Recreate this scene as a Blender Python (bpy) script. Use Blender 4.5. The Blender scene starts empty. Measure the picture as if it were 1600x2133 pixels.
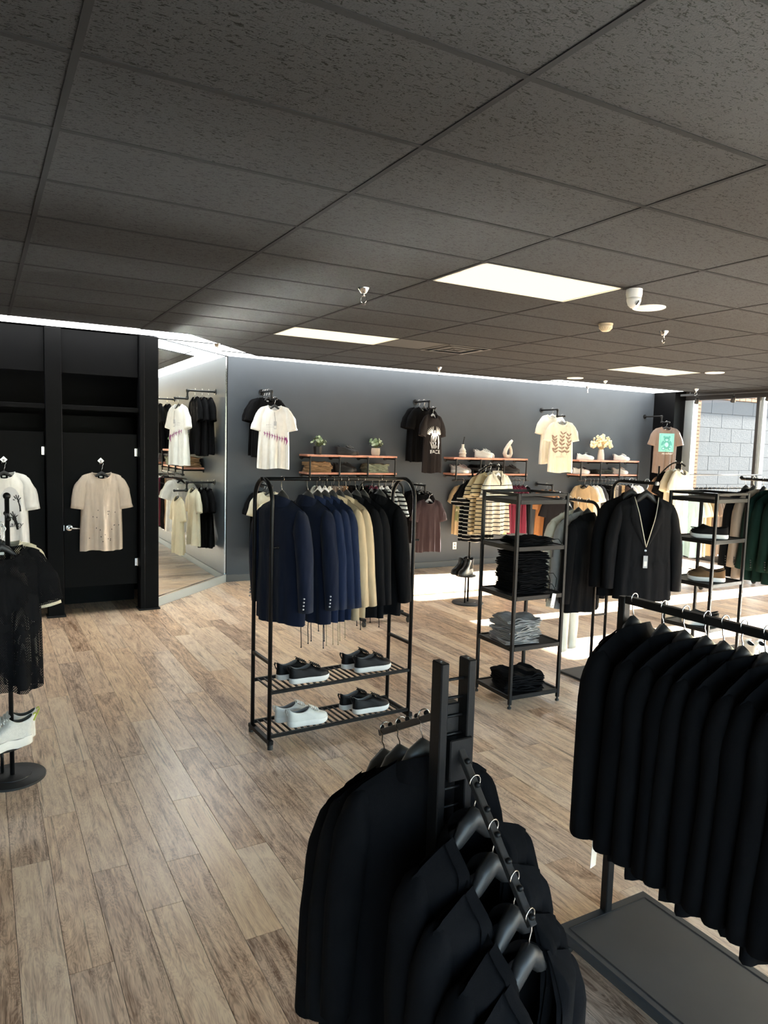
import bpy, bmesh, math, random
from mathutils import Vector, Matrix

# ------------------------------------------------------------------ camera, light, exposure
S = bpy.context.scene
C = S.collection
CAM_H = 1.96
YAW, PITCH, ROLL, FPX = 0.51483, 0.09270, -0.02827, 1495.35
CEIL = CAM_H + 1.1313

def make_camera():
    cy, sy, cp, sp = math.cos(YAW), math.sin(YAW), math.cos(PITCH), math.sin(PITCH)
    f = Vector((sy*cp, cy*cp, -sp)); r = Vector((cy, -sy, 0)); d = f.cross(r)
    c, s = math.cos(ROLL), math.sin(ROLL)
    rr = r*c + d*s; dd = d*c - r*s
    m = Matrix(((rr.x, -dd.x, -f.x, 0), (rr.y, -dd.y, -f.y, 0), (rr.z, -dd.z, -f.z, CAM_H), (0, 0, 0, 1)))
    cam = bpy.data.cameras.new('camera'); o = bpy.data.objects.new('camera', cam); C.objects.link(o)
    o.matrix_world = m
    cam.sensor_fit = 'HORIZONTAL'; cam.sensor_width = 36.0; cam.lens = 36.0*FPX/1600.0
    cam.clip_start = 0.05; cam.clip_end = 200
    S.camera = o
make_camera()

SUN_EL = math.radians(23.0)
SUN_AZ = math.atan2(0.03, -1.0)            # the way the light travels in plan: towards the fitting rooms
w = bpy.data.worlds.new('sky'); S.world = w; w.use_nodes = True
nt = w.node_tree
sky = nt.nodes.new('ShaderNodeTexSky'); sky.sky_type = 'NISHITA'; sky.sun_disc = False
sky.sun_elevation = SUN_EL; sky.sun_rotation = math.radians(80)
sky.air_density = 1.0; sky.dust_density = 1.5
bgn = nt.nodes['Background']; nt.links.new(sky.outputs[0], bgn.inputs[0]); bgn.inputs[1].default_value = 0.64
sun = bpy.data.lights.new('sun', 'SUN'); sun.energy = 42.0; sun.angle = math.radians(0.6); sun.color = (1.0, 0.95, 0.87)
so = bpy.data.objects.new('sun', sun); C.objects.link(so)
dv = Vector((math.cos(SUN_AZ)*math.cos(SUN_EL), math.sin(SUN_AZ)*math.cos(SUN_EL), -math.sin(SUN_EL)))
so.rotation_euler = dv.to_track_quat('-Z', 'Y').to_euler()
so.location = (20, 3, 9)
COVE_L, PANEL_L = 2.7, 0.52
vs = S.view_settings
vs.view_transform = 'Standard'; vs.look = 'None'; vs.gamma = 1.0; vs.use_curve_mapping = False
vs.exposure = 1.62
S.cycles.max_bounces = 10; S.cycles.diffuse_bounces = 5; S.cycles.glossy_bounces = 5
S.cycles.sample_clamp_indirect = 0.0
S.cycles.blur_glossy = 0.0
S.cycles.caustics_reflective = True

# ------------------------------------------------------------------ materials
MATS = {}
def lin(c):
    return tuple(((v/255.0)/12.92 if v/255.0 <= 0.04045 else ((v/255.0+0.055)/1.055)**2.4) for v in c)

def pmat(name, col, rough=0.6, metal=0.0, var=0.0, vscale=8.0, bump=0.0, bscale=60.0, spec=0.5, sheen=0.0, trans=0.0, coat=0.0):
    if name in MATS: return MATS[name]
    m = bpy.data.materials.new(name); m.use_nodes = True
    t = m.node_tree; b = t.nodes['Principled BSDF']
    b.inputs['Base Color'].default_value = (*col, 1)
    b.inputs['Roughness'].default_value = rough; b.inputs['Metallic'].default_value = metal
    b.inputs['Specular IOR Level'].default_value = spec
    if sheen: b.inputs['Sheen Weight'].default_value = sheen
    if trans: b.inputs['Transmission Weight'].default_value = trans
    if coat: b.inputs['Coat Weight'].default_value = coat
    tc = t.nodes.new('ShaderNodeTexCoord')
    if var:
        n = t.nodes.new('ShaderNodeTexNoise'); n.inputs['Scale'].default_value = vscale; n.inputs['Detail'].default_value = 4
        t.links.new(tc.outputs['Object'], n.inputs['Vector'])
        r = t.nodes.new('ShaderNodeValToRGB')
        r.color_ramp.elements[0].position = 0.3; r.color_ramp.elements[1].position = 0.7
        r.color_ramp.elements[0].color = (*[max(0, c*(1-var)) for c in col], 1)
        r.color_ramp.elements[1].color = (*[min(1, c*(1+var)) for c in col], 1)
        t.links.new(n.outputs['Fac'], r.inputs['Fac']); t.links.new(r.outputs[0], b.inputs['Base Color'])
    if bump:
        n2 = t.nodes.new('ShaderNodeTexNoise'); n2.inputs['Scale'].default_value = bscale; n2.inputs['Detail'].default_value = 3
        t.links.new(tc.outputs['Object'], n2.inputs['Vector'])
        bp = t.nodes.new('ShaderNodeBump'); bp.inputs['Strength'].default_value = bump; bp.inputs['Distance'].default_value = 0.01
        t.links.new(n2.outputs['Fac'], bp.inputs['Height']); t.links.new(bp.outputs[0], b.inputs['Normal'])
    MATS[name] = m
    return m

def emat(name, col, strength):
    m = bpy.data.materials.new(name); m.use_nodes = True; t = m.node_tree
    t.nodes.remove(t.nodes['Principled BSDF'])
    e = t.nodes.new('ShaderNodeEmission'); e.inputs[0].default_value = (*col, 1); e.inputs[1].default_value = strength
    t.links.new(e.outputs[0], t.nodes['Material Output'].inputs[0]); MATS[name] = m
    return m

def fabric(name, rgb, rough=0.92, sheen=0.08, var=0.04):
    if max(rgb) < 40: sheen = 0.0
    new = 'fabric_'+name not in MATS
    m = pmat('fabric_'+name, lin(rgb), rough, 0, var, 14, 0.35, 900, 0.07 if max(rgb) < 70 else 0.2, sheen)
    if new:                                   # soft hanging creases over the fine weave
        t = m.node_tree; b = t.nodes['Principled BSDF']; weave = b.inputs['Normal'].links[0].from_node
        tc = t.nodes.new('ShaderNodeTexCoord'); mp = t.nodes.new('ShaderNodeMapping'); mp.inputs['Scale'].default_value = (15, 15, 4.5); mp.inputs['Rotation'].default_value = (0, 0.25, 0)
        n = t.nodes.new('ShaderNodeTexNoise'); n.inputs['Scale'].default_value = 1.0; n.inputs['Detail'].default_value = 1.5; n.inputs['Distortion'].default_value = 0.3
        t.links.new(tc.outputs['Object'], mp.inputs[0]); t.links.new(mp.outputs[0], n.inputs['Vector'])
        bp = t.nodes.new('ShaderNodeBump'); bp.inputs['Strength'].default_value = 0.4; bp.inputs['Distance'].default_value = 0.03
        t.links.new(n.outputs['Fac'], bp.inputs['Height']); t.links.new(weave.outputs[0], bp.inputs['Normal']); t.links.new(bp.outputs[0], b.inputs['Normal'])
    return m

def striped(name, base, stripe, period=0.052, frac=0.28, start=-9.0, end=9.0):
    if name in MATS: return MATS[name]
    m = fabric(name, base); m = m.copy(); m.name = name
    t = m.node_tree; b = t.nodes['Principled BSDF']
    tc = t.nodes.new('ShaderNodeTexCoord'); sx = t.nodes.new('ShaderNodeSeparateXYZ'); t.links.new(tc.outputs['Object'], sx.inputs[0])
    def mth(op, a, bb):
        n = t.nodes.new('ShaderNodeMath'); n.operation = op
        for k, v in enumerate((a, bb)):
            if v is None: continue
            if isinstance(v, (int, float)): n.inputs[k].default_value = v
            else: t.links.new(v, n.inputs[k])
        return n.outputs[0]
    z = sx.outputs['Z']
    f = mth('LESS_THAN', mth('FRACT', mth('MULTIPLY', z, 1.0/period), None), frac)
    f = mth('MULTIPLY', f, mth('LESS_THAN', z, start if start > -9 else 9.0))
    f = mth('MULTIPLY', f, mth('GREATER_THAN', z, -end))
    mx = t.nodes.new('ShaderNodeMix'); mx.data_type = 'RGBA'
    t.links.new(f, mx.inputs[0]); mx.inputs[6].default_value = (*lin(base), 1); mx.inputs[7].default_value = (*lin(stripe), 1)
    t.links.new(mx.outputs[2], b.inputs['Base Color'])
    MATS[name] = m
    return m

black_metal = pmat('black_metal', (0.006, 0.006, 0.0065), 0.40, 0.1, bump=0.05, bscale=200, spec=0.22)
pipe_metal = pmat('pipe_metal', (0.02, 0.02, 0.021), 0.38, 0.6, 0.2, 30, 0.1, 120)
matte_black = pmat('matte_black', (0.011, 0.011, 0.012), 0.55, 0, 0.1, 6, 0.05, 80)
chrome = pmat('chrome', (0.72, 0.72, 0.72), 0.18, 1.0)
warm_steel = pmat('warm_steel', (0.62, 0.55, 0.48), 0.25, 1.0)
plastic_black = pmat('plastic_black', (0.02, 0.02, 0.021), 0.45)
plastic_grey = pmat('plastic_grey', (0.30, 0.31, 0.33), 0.45)
plastic_white = pmat('plastic_white', (0.8, 0.79, 0.76), 0.4)
plastic_cream = pmat('plastic_cream', (0.62, 0.52, 0.36), 0.5)
paper_white = pmat('paper_white', (0.8, 0.79, 0.76), 0.8)
rubber_white = pmat('rubber_white', (0.74, 0.72, 0.69), 0.55, 0, 0.03, 20)
rubber_black = pmat('rubber_black', (0.02, 0.02, 0.02), 0.6)
leather_black = pmat('leather_black', (0.004, 0.004, 0.005), 0.5, 0, 0, bump=0.15, bscale=180, spec=0.2)
leather_white = pmat('leather_white', (0.66, 0.65, 0.61), 0.5, 0, 0.04, 20, 0.12, 180)
ink_black = pmat('ink_black', (0.012, 0.012, 0.013), 0.9)

# ------------------------------------------------------------------ mesh helpers
class MB:
    def __init__(s): s.v = []; s.f = []; s.mi = []; s.cur = 0
    def add(s, vs, fs):
        n = len(s.v); s.v += [tuple(v) for v in vs]; s.f += [tuple(i+n for i in f) for f in fs]; s.mi += [s.cur]*len(fs)
    def box(s, c, d, rot=None, bev=0.0):
        hx, hy, hz = d[0]/2, d[1]/2, d[2]/2
        if bev <= 0:
            vs = [(x*hx, y*hy, z*hz) for z in (-1, 1) for y in (-1, 1) for x in (-1, 1)]
            fs = [(0, 2, 3, 1), (4, 5, 7, 6), (0, 1, 5, 4), (2, 6, 7, 3), (0, 4, 6, 2), (1, 3, 7, 5)]
        else:
            b = min(bev, hx*.9, hy*.9, hz*.9); vs = []; idx = {}
            for sx in (-1, 1):
                for sy in (-1, 1):
                    for sz in (-1, 1):
                        for a in range(3):
                            p = [sx*(hx-b), sy*(hy-b), sz*(hz-b)]; p[a] = (sx*hx, sy*hy, sz*hz)[a]
                            idx[(sx, sy, sz, a)] = len(vs); vs.append(tuple(p))
            fs = []
            I = lambda x, y, z, a: idx[(x, y, z, a)]
            for q in (-1, 1):
                o = (lambda L: L if q > 0 else L[::-1])
                fs.append(o([I(q,-1,-1,0), I(q,1,-1,0), I(q,1,1,0), I(q,-1,1,0)]))
                fs.append(o([I(-1,q,-1,1), I(-1,q,1,1), I(1,q,1,1), I(1,q,-1,1)]))
                fs.append(o([I(-1,-1,q,2), I(1,-1,q,2), I(1,1,q,2), I(-1,1,q,2)]))
            for a in (-1, 1):
                for bq in (-1, 1):
                    fs.append([I(a,bq,-1,0), I(a,bq,-1,1), I(a,bq,1,1), I(a,bq,1,0)][::(1 if a*bq > 0 else -1)])
                    fs.append([I(a,-1,bq,0), I(a,1,bq,0), I(a,1,bq,2), I(a,-1,bq,2)][::(1 if a*bq > 0 else -1)])
                    fs.append([I(-1,a,bq,1), I(-1,a,bq,2), I(1,a,bq,2), I(1,a,bq,1)][::(1 if a*bq > 0 else -1)])
            for sx in (-1, 1):
                for sy in (-1, 1):
                    for sz in (-1, 1):
                        t = [I(sx,sy,sz,0), I(sx,sy,sz,1), I(sx,sy,sz,2)]
                        fs.append(t if sx*sy*sz > 0 else t[::-1])
        if rot is not None: vs = [rot @ Vector(v) for v in vs]
        s.add([(v[0]+c[0], v[1]+c[1], v[2]+c[2]) for v in vs], fs)
    def bar(s, a, b, wd, ht, bev=0.0):
        a, b = Vector(a), Vector(b); d = b-a; L = d.length
        x = d.normalized(); up = Vector((0, 0, 1)) if abs(x.z) < .95 else Vector((0, 1, 0))
        y = up.cross(x).normalized(); z = x.cross(y)
        s.box((a+b)/2, (L, wd, ht), Matrix((x, y, z)).transposed(), bev)
    def tube(s, path, r, n=8, cap=True, flat=1.0, ref=None, closed=False):
        P = [Vector(p) for p in path]; m = len(P)
        R = r if isinstance(r, (list, tuple)) else [r]*m
        vs = []; prev = ref and Vector(ref)
        for i, p in enumerate(P):
            if closed: d = P[(i+1) % m]-P[i-1]
            else: d = (P[min(i+1, m-1)]-P[max(i-1, 0)])
            d = d.normalized() if d.length > 1e-9 else Vector((0, 0, 1))
            if prev is None:
                prev = Vector((0, 0, 1)) if abs(d.z) < .9 else Vector((1, 0, 0))
            u = (prev - d*prev.dot(d))
            u = u.normalized() if u.length > 1e-6 else d.orthogonal().normalized()
            prev = u; q = d.cross(u)
            for k in range(n):
                a = 2*math.pi*k/n
                vs.append(p + u*(R[i]*math.cos(a)) + q*(R[i]*flat*math.sin(a)))
        fs = []
        for i in range(m if closed else m-1):
            j = (i+1) % m
            for k in range(n):
                k2 = (k+1) % n
                fs.append((i*n+k, i*n+k2, j*n+k2, j*n+k))
        if cap and not closed:
            fs.append(tuple(range(n-1, -1, -1))); fs.append(tuple((m-1)*n+k for k in range(n)))
        s.add(vs, fs)
    def lathe(s, prof, c=(0, 0, 0), n=20, rot=None):
        vs = []
        for r, z in prof:
            for k in range(n):
                a = 2*math.pi*k/n; v = Vector((r*math.cos(a), r*math.sin(a), z))
                if rot is not None: v = rot @ v
                vs.append((v[0]+c[0], v[1]+c[1], v[2]+c[2]))
        m = len(prof)
        fs = [(i*n+k, i*n+(k+1) % n, (i+1)*n+(k+1) % n, (i+1)*n+k) for i in range(m-1) for k in range(n)]
        if prof[0][0] > 1e-5: fs.append(tuple(range(n-1, -1, -1)))
        if prof[-1][0] > 1e-5: fs.append(tuple((m-1)*n+k for k in range(n)))
        s.add(vs, fs)
    def ball(s, c, r, n=10, sz=1.0):
        s.lathe([(max(1e-6, r*math.sin(math.pi*i/n)), -r*sz*math.cos(math.pi*i/n)) for i in range(n+1)], c, n+4)
    def grid(s, fn, nu, nv):
        vs = [fn(i/nu, j/nv) for j in range(nv+1) for i in range(nu+1)]
        s.add(vs, [(j*(nu+1)+i, j*(nu+1)+i+1, (j+1)*(nu+1)+i+1, (j+1)*(nu+1)+i) for j in range(nv) for i in range(nu)])
    def prism(s, pts, y0, y1, axis='y'):
        n = len(pts)
        if axis == 'y': vs = [(p[0], y0, p[1]) for p in pts] + [(p[0], y1, p[1]) for p in pts]
        elif axis == 'z': vs = [(p[0], p[1], y0) for p in pts] + [(p[0], p[1], y1) for p in pts]
        else: vs = [(y0, p[0], p[1]) for p in pts] + [(y1, p[0], p[1]) for p in pts]
        s.add(vs, [tuple(range(n)), tuple(range(2*n-1, n-1, -1))] + [(i, (i+1) % n, n+(i+1) % n, n+i) for i in range(n)])
    def mesh(s, name, mats, smooth=False, fixn=True, angle=None):
        me = bpy.data.meshes.new(name); me.from_pydata(s.v, [], s.f)
        mats = mats if isinstance(mats, (list, tuple)) else [mats]
        for m in mats: me.materials.append(m)
        if len(mats) > 1: me.polygons.foreach_set('material_index', s.mi)
        if fixn:
            bm = bmesh.new(); bm.from_mesh(me); bmesh.ops.recalc_face_normals(bm, faces=bm.faces); bm.to_mesh(me); bm.free()
        if smooth:
            me.polygons.foreach_set('use_smooth', [True]*len(me.polygons))
            if angle is not None: me.set_sharp_from_angle(angle=math.radians(angle))
        me.update()
        return me
    def build(s, name, mats, parent=None, smooth=False, fixn=True, angle=None):
        return obj(name, s.mesh(name, mats, smooth, fixn, angle), parent)

def obj(name, me, parent=None, loc=None):
    o = bpy.data.objects.new(name, me); C.objects.link(o)
    if parent is not None: o.parent = parent
    if loc is not None: o.location = loc
    return o

USED_LABELS = set()
def tag(o, label, cat, group=None, kind=None):
    o['label'] = label
    if cat: o['category'] = cat
    if group: o['group'] = group
    if kind: o['kind'] = kind
    return o
def thing(name, label, cat, loc=(0, 0, 0), rz=0.0, group=None):
    o = bpy.data.objects.new(name, None); C.objects.link(o); o.empty_display_size = 0.05
    o.location = loc; o.rotation_euler = (0, 0, rz)
    return tag(o, label, cat, group)
def struct(o, label=None):
    o['kind'] = 'structure'
    if label: o['label'] = label
    return o
def copy_tree(o, parent=None):
    c = o.copy(); C.objects.link(c); c.parent = parent
    for ch in list(o.children): copy_tree(ch, c)
    return c
def sm(a, b, x):
    t = max(0.0, min(1.0, (x-a)/(b-a))); return t*t*(3-2*t)
def lerp(a, b, t): return a+(b-a)*t
def interp(tab, x):
    for (x0, y0), (x1, y1) in zip(tab, tab[1:]):
        if x <= x1: return y0+(y1-y0)*max(0, (x-x0))/(x1-x0)
    return tab[-1][1]
ORD = ['first', 'second', 'third', 'fourth', 'fifth', 'sixth', 'seventh', 'eighth', 'ninth', 'tenth', 'eleventh', 'twelfth', 'thirteenth', 'fourteenth', 'fifteenth', 'sixteenth', 'seventeenth']
# ------------------------------------------------------------------ the room
WALL_Y, FIT_Y, WIN_X = 9.66, 8.40, 11.75
X0, Y0 = -2.70, -3.00                                   # far corner of the room behind the camera
TX, TY, GX, GY = 1.2192, 0.6096, 1.4950, 1.8118         # ceiling grid module and one of its crossings

def wood_floor(attr):
    m = bpy.data.materials.new('vinyl_plank_'+attr.lower()); m.use_nodes = True
    t = m.node_tree; b = t.nodes['Principled BSDF']; L = t.links
    at = t.nodes.new('ShaderNodeAttribute'); at.attribute_type = attr; at.attribute_name = 'tone'
    ge = t.nodes.new('ShaderNodeNewGeometry')
    def mth(op, *a):
        n = t.nodes.new('ShaderNodeMath'); n.operation = op
        for k, v in enumerate(a):
            if isinstance(v, (int, float)): n.inputs[k].default_value = v
            else: L.new(v, n.inputs[k])
        return n.outputs[0]
    sx = t.nodes.new('ShaderNodeSeparateXYZ'); L.new(ge.outputs['Position'], sx.inputs[0])
    off = mth('MULTIPLY', at.outputs['Fac'], 57.0)
    def vec(kx, ky):
        cb = t.nodes.new('ShaderNodeCombineXYZ')
        L.new(mth('MULTIPLY', sx.outputs[0], kx), cb.inputs[0]); L.new(mth('ADD', mth('MULTIPLY', sx.outputs[1], ky), off), cb.inputs[1]); L.new(off, cb.inputs[2])
        return cb.outputs[0]
    def noise(kx, ky, det, dist=0.0, rgh=0.55):
        n = t.nodes.new('ShaderNodeTexNoise'); n.inputs['Scale'].default_value = 1.0; n.inputs['Detail'].default_value = det
        n.inputs['Distortion'].default_value = dist; n.inputs['Roughness'].default_value = rgh
        L.new(vec(kx, ky), n.inputs['Vector']); return n.outputs['Fac']
    fine = noise(95, 5.0, 6, 0.6); broad = noise(9, 1.7, 5, 3.0); fig = noise(11, 2.2, 3, 3.0); streak = noise(42, 1.6, 3, 0.8)
    rings = mth('SINE', mth('MULTIPLY', fig, 60.0))
    cr = t.nodes.new('ShaderNodeValToRGB'); e = cr.color_ramp.elements
    e[0].position = 0.30; e[0].color = (*lin((138, 104, 80)), 1); e[1].position = 0.68; e[1].color = (*lin((253, 226, 194)), 1)
    k = cr.color_ramp.elements.new(0.5); k.color = (*lin((223, 190, 161)), 1)
    mixf = mth('ADD', mth('ADD', mth('MULTIPLY', fine, 0.44), mth('MULTIPLY', broad, 0.56)), mth('ADD', mth('MULTIPLY', rings, 0.05), mth('MULTIPLY', mth('SUBTRACT', at.outputs['Fac'], 0.5), 0.20)))
    mixf = mth('ADD', mixf, 0.01)
    L.new(mixf, cr.inputs['Fac'])
    dk = t.nodes.new('ShaderNodeValToRGB'); q = dk.color_ramp.elements
    q[0].position = 0.30; q[0].color = (0.34, 0.29, 0.26, 1); q[1].position = 0.40; q[1].color = (1, 1, 1, 1)
    L.new(streak, dk.inputs['Fac'])
    mx = t.nodes.new('ShaderNodeMix'); mx.data_type = 'RGBA'; mx.blend_type = 'MULTIPLY'; mx.inputs[0].default_value = 0.75
    L.new(cr.outputs[0], mx.inputs[6]); L.new(dk.outputs[0], mx.inputs[7])
    hs = t.nodes.new('ShaderNodeHueSaturation'); L.new(mx.outputs[2], hs.inputs['Color'])
    L.new(mth('ADD', 0.86, mth('MULTIPLY', mth('FRACT', mth('MULTIPLY', at.outputs['Fac'], 7.3)), 0.22)), hs.inputs['Saturation'])
    L.new(hs.outputs[0], b.inputs['Base Color'])
    b.inputs['Roughness'].default_value = 0.30; b.inputs['Specular IOR Level'].default_value = 0.45
    bp = t.nodes.new('ShaderNodeBump'); bp.inputs['Strength'].default_value = 0.06; bp.inputs['Distance'].default_value = 0.002
    L.new(fine, bp.inputs['Height']); L.new(bp.outputs[0], b.inputs['Normal'])
    return m

def build_floor():
    rnd = random.Random(4)
    m = MB(); m.box(((X0+WIN_X)/2, (Y0+WALL_Y)/2, -0.053), (WIN_X-X0+.3, WALL_Y-Y0+.3, 0.1))
    root = struct(m.build('floor', pmat('plank_joint', lin((70, 58, 48)), 0.9)), 'brown-grey wood-look plank floor of the shop')
    W, LN = 0.1577, 1.236
    known = {0: 3.50, 2: 3.30, 3: 2.92, 4: 3.24, 5: 3.80}
    planks = []
    for i in range(int((X0-0.09)/W)-1, int((WIN_X-0.09)/W)+1):
        xa = 0.09+W*i
        o = known.get(i, rnd.random()*LN); k = math.floor((Y0-o)/LN)
        while o+k*LN < WALL_Y:
            ya, yb = max(Y0, o+k*LN), min(WALL_Y, o+(k+1)*LN); k += 1
            xb = min(xa+W, WIN_X); xs = max(xa, X0)
            if yb-ya > .05 and xb-xs > .02: planks.append((xs, xb, ya, yb, rnd.random()))
    def size(p):
        x, y = (p[0]+p[1])/2, (p[2]+p[3])/2
        d = x*math.sin(YAW)+y*math.cos(YAW); l = x*math.cos(YAW)-y*math.sin(YAW)
        if d < 1.2 or abs(l/d) > 0.60 or d*math.tan(0.70) < 1.6: return -1
        if x < 1.8 and y > 8.9 or (x > 1.9 and y < 2.2): return -1
        return (p[3]-p[2])/d**3
    planks.sort(key=size, reverse=True)
    mo, mg = wood_floor('OBJECT'), wood_floor('GEOMETRY')
    cache = {}
    for (xs, xb, ya, yb, tone) in planks[:298]:
        ln, wd = round(yb-ya, 3), round(xb-xs, 3)
        if (ln, wd) not in cache:
            b = MB(); b.box((0, 0, 0), (wd-.0022, ln-.0022, .005), None, .0006); cache[(ln, wd)] = b.mesh('plank', mo)
        o = obj('plank', cache[(ln, wd)], root, ((xs+xb)/2, (ya+yb)/2, -.0025)); o['tone'] = tone
    b = MB(); tones = []
    for (xs, xb, ya, yb, tone) in planks[298:]:
        n = len(b.f); b.box(((xs+xb)/2, (ya+yb)/2, -.0025), (xb-xs-.0022, yb-ya-.0022, .005)); tones += [tone]*(len(b.f)-n)
    me = b.mesh('distant_planks', mg)
    a = me.attributes.new('tone', 'FLOAT', 'FACE'); a.data.foreach_set('value', tones)
    obj('distant_planks', me, root)['kind'] = 'stuff'
build_floor()

# ceiling: lay-in tiles in a black grid
def tile_mat():
    m = bpy.data.materials.new('fissured_tile'); m.use_nodes = True
    t = m.node_tree; b = t.nodes['Principled BSDF']; L = t.links
    ge = t.nodes.new('ShaderNodeNewGeometry')
    def fis(sx, sy, rot, lo, hi, scale):
        mp = t.nodes.new('ShaderNodeMapping'); mp.inputs['Scale'].default_value = (sx, sy, 1); mp.inputs['Rotation'].default_value = (0, 0, rot)
        L.new(ge.outputs['Position'], mp.inputs[0])
        n = t.nodes.new('ShaderNodeTexNoise'); n.inputs['Scale'].default_value = scale; n.inputs['Detail'].default_value = 1.5; n.inputs['Distortion'].default_value = 1.4
        L.new(mp.outputs[0], n.inputs['Vector'])
        r = t.nodes.new('ShaderNodeMapRange'); r.inputs[1].default_value = lo; r.inputs[2].default_value = hi
        L.new(n.outputs['Fac'], r.inputs[0]); return r.outputs[0]
    a = fis(34, 100, 0.55, 0.352, 0.375, 1.0); a2 = fis(34, 100, -0.30, 0.352, 0.375, 1.0); c = fis(140, 140, 0.0, 0.30, 0.34, 1.0)
    m0 = t.nodes.new('ShaderNodeMath'); m0.operation = 'MINIMUM'; L.new(a, m0.inputs[0]); L.new(a2, m0.inputs[1])
    mn = t.nodes.new('ShaderNodeMath'); mn.operation = 'MINIMUM'; L.new(m0.outputs[0], mn.inputs[0]); L.new(c, mn.inputs[1])
    cr = t.nodes.new('ShaderNodeValToRGB'); cr.color_ramp.elements[0].color = (0.004, 0.004, 0.004, 1); cr.color_ramp.elements[1].color = (0.031, 0.0322, 0.0345, 1)
    L.new(mn.outputs[0], cr.inputs[0]); L.new(cr.outputs[0], b.inputs['Base Color'])
    b.inputs['Roughness'].default_value = 0.8; b.inputs['Specular IOR Level'].default_value = 0.15
    bp = t.nodes.new('ShaderNodeBump'); bp.inputs['Strength'].default_value = 0.6; bp.inputs['Distance'].default_value = 0.006
    n3 = t.nodes.new('ShaderNodeTexNoise'); n3.inputs['Scale'].default_value = 160; L.new(ge.outputs['Position'], n3.inputs['Vector'])
    ad = t.nodes.new('ShaderNodeMath'); ad.operation = 'MULTIPLY_ADD'; L.new(n3.outputs['Fac'], ad.inputs[0]); ad.inputs[1].default_value = 0.25; L.new(mn.outputs[0], ad.inputs[2])
    L.new(ad.outputs[0], bp.inputs['Height']); L.new(bp.outputs[0], b.inputs['Normal'])
    return m

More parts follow.
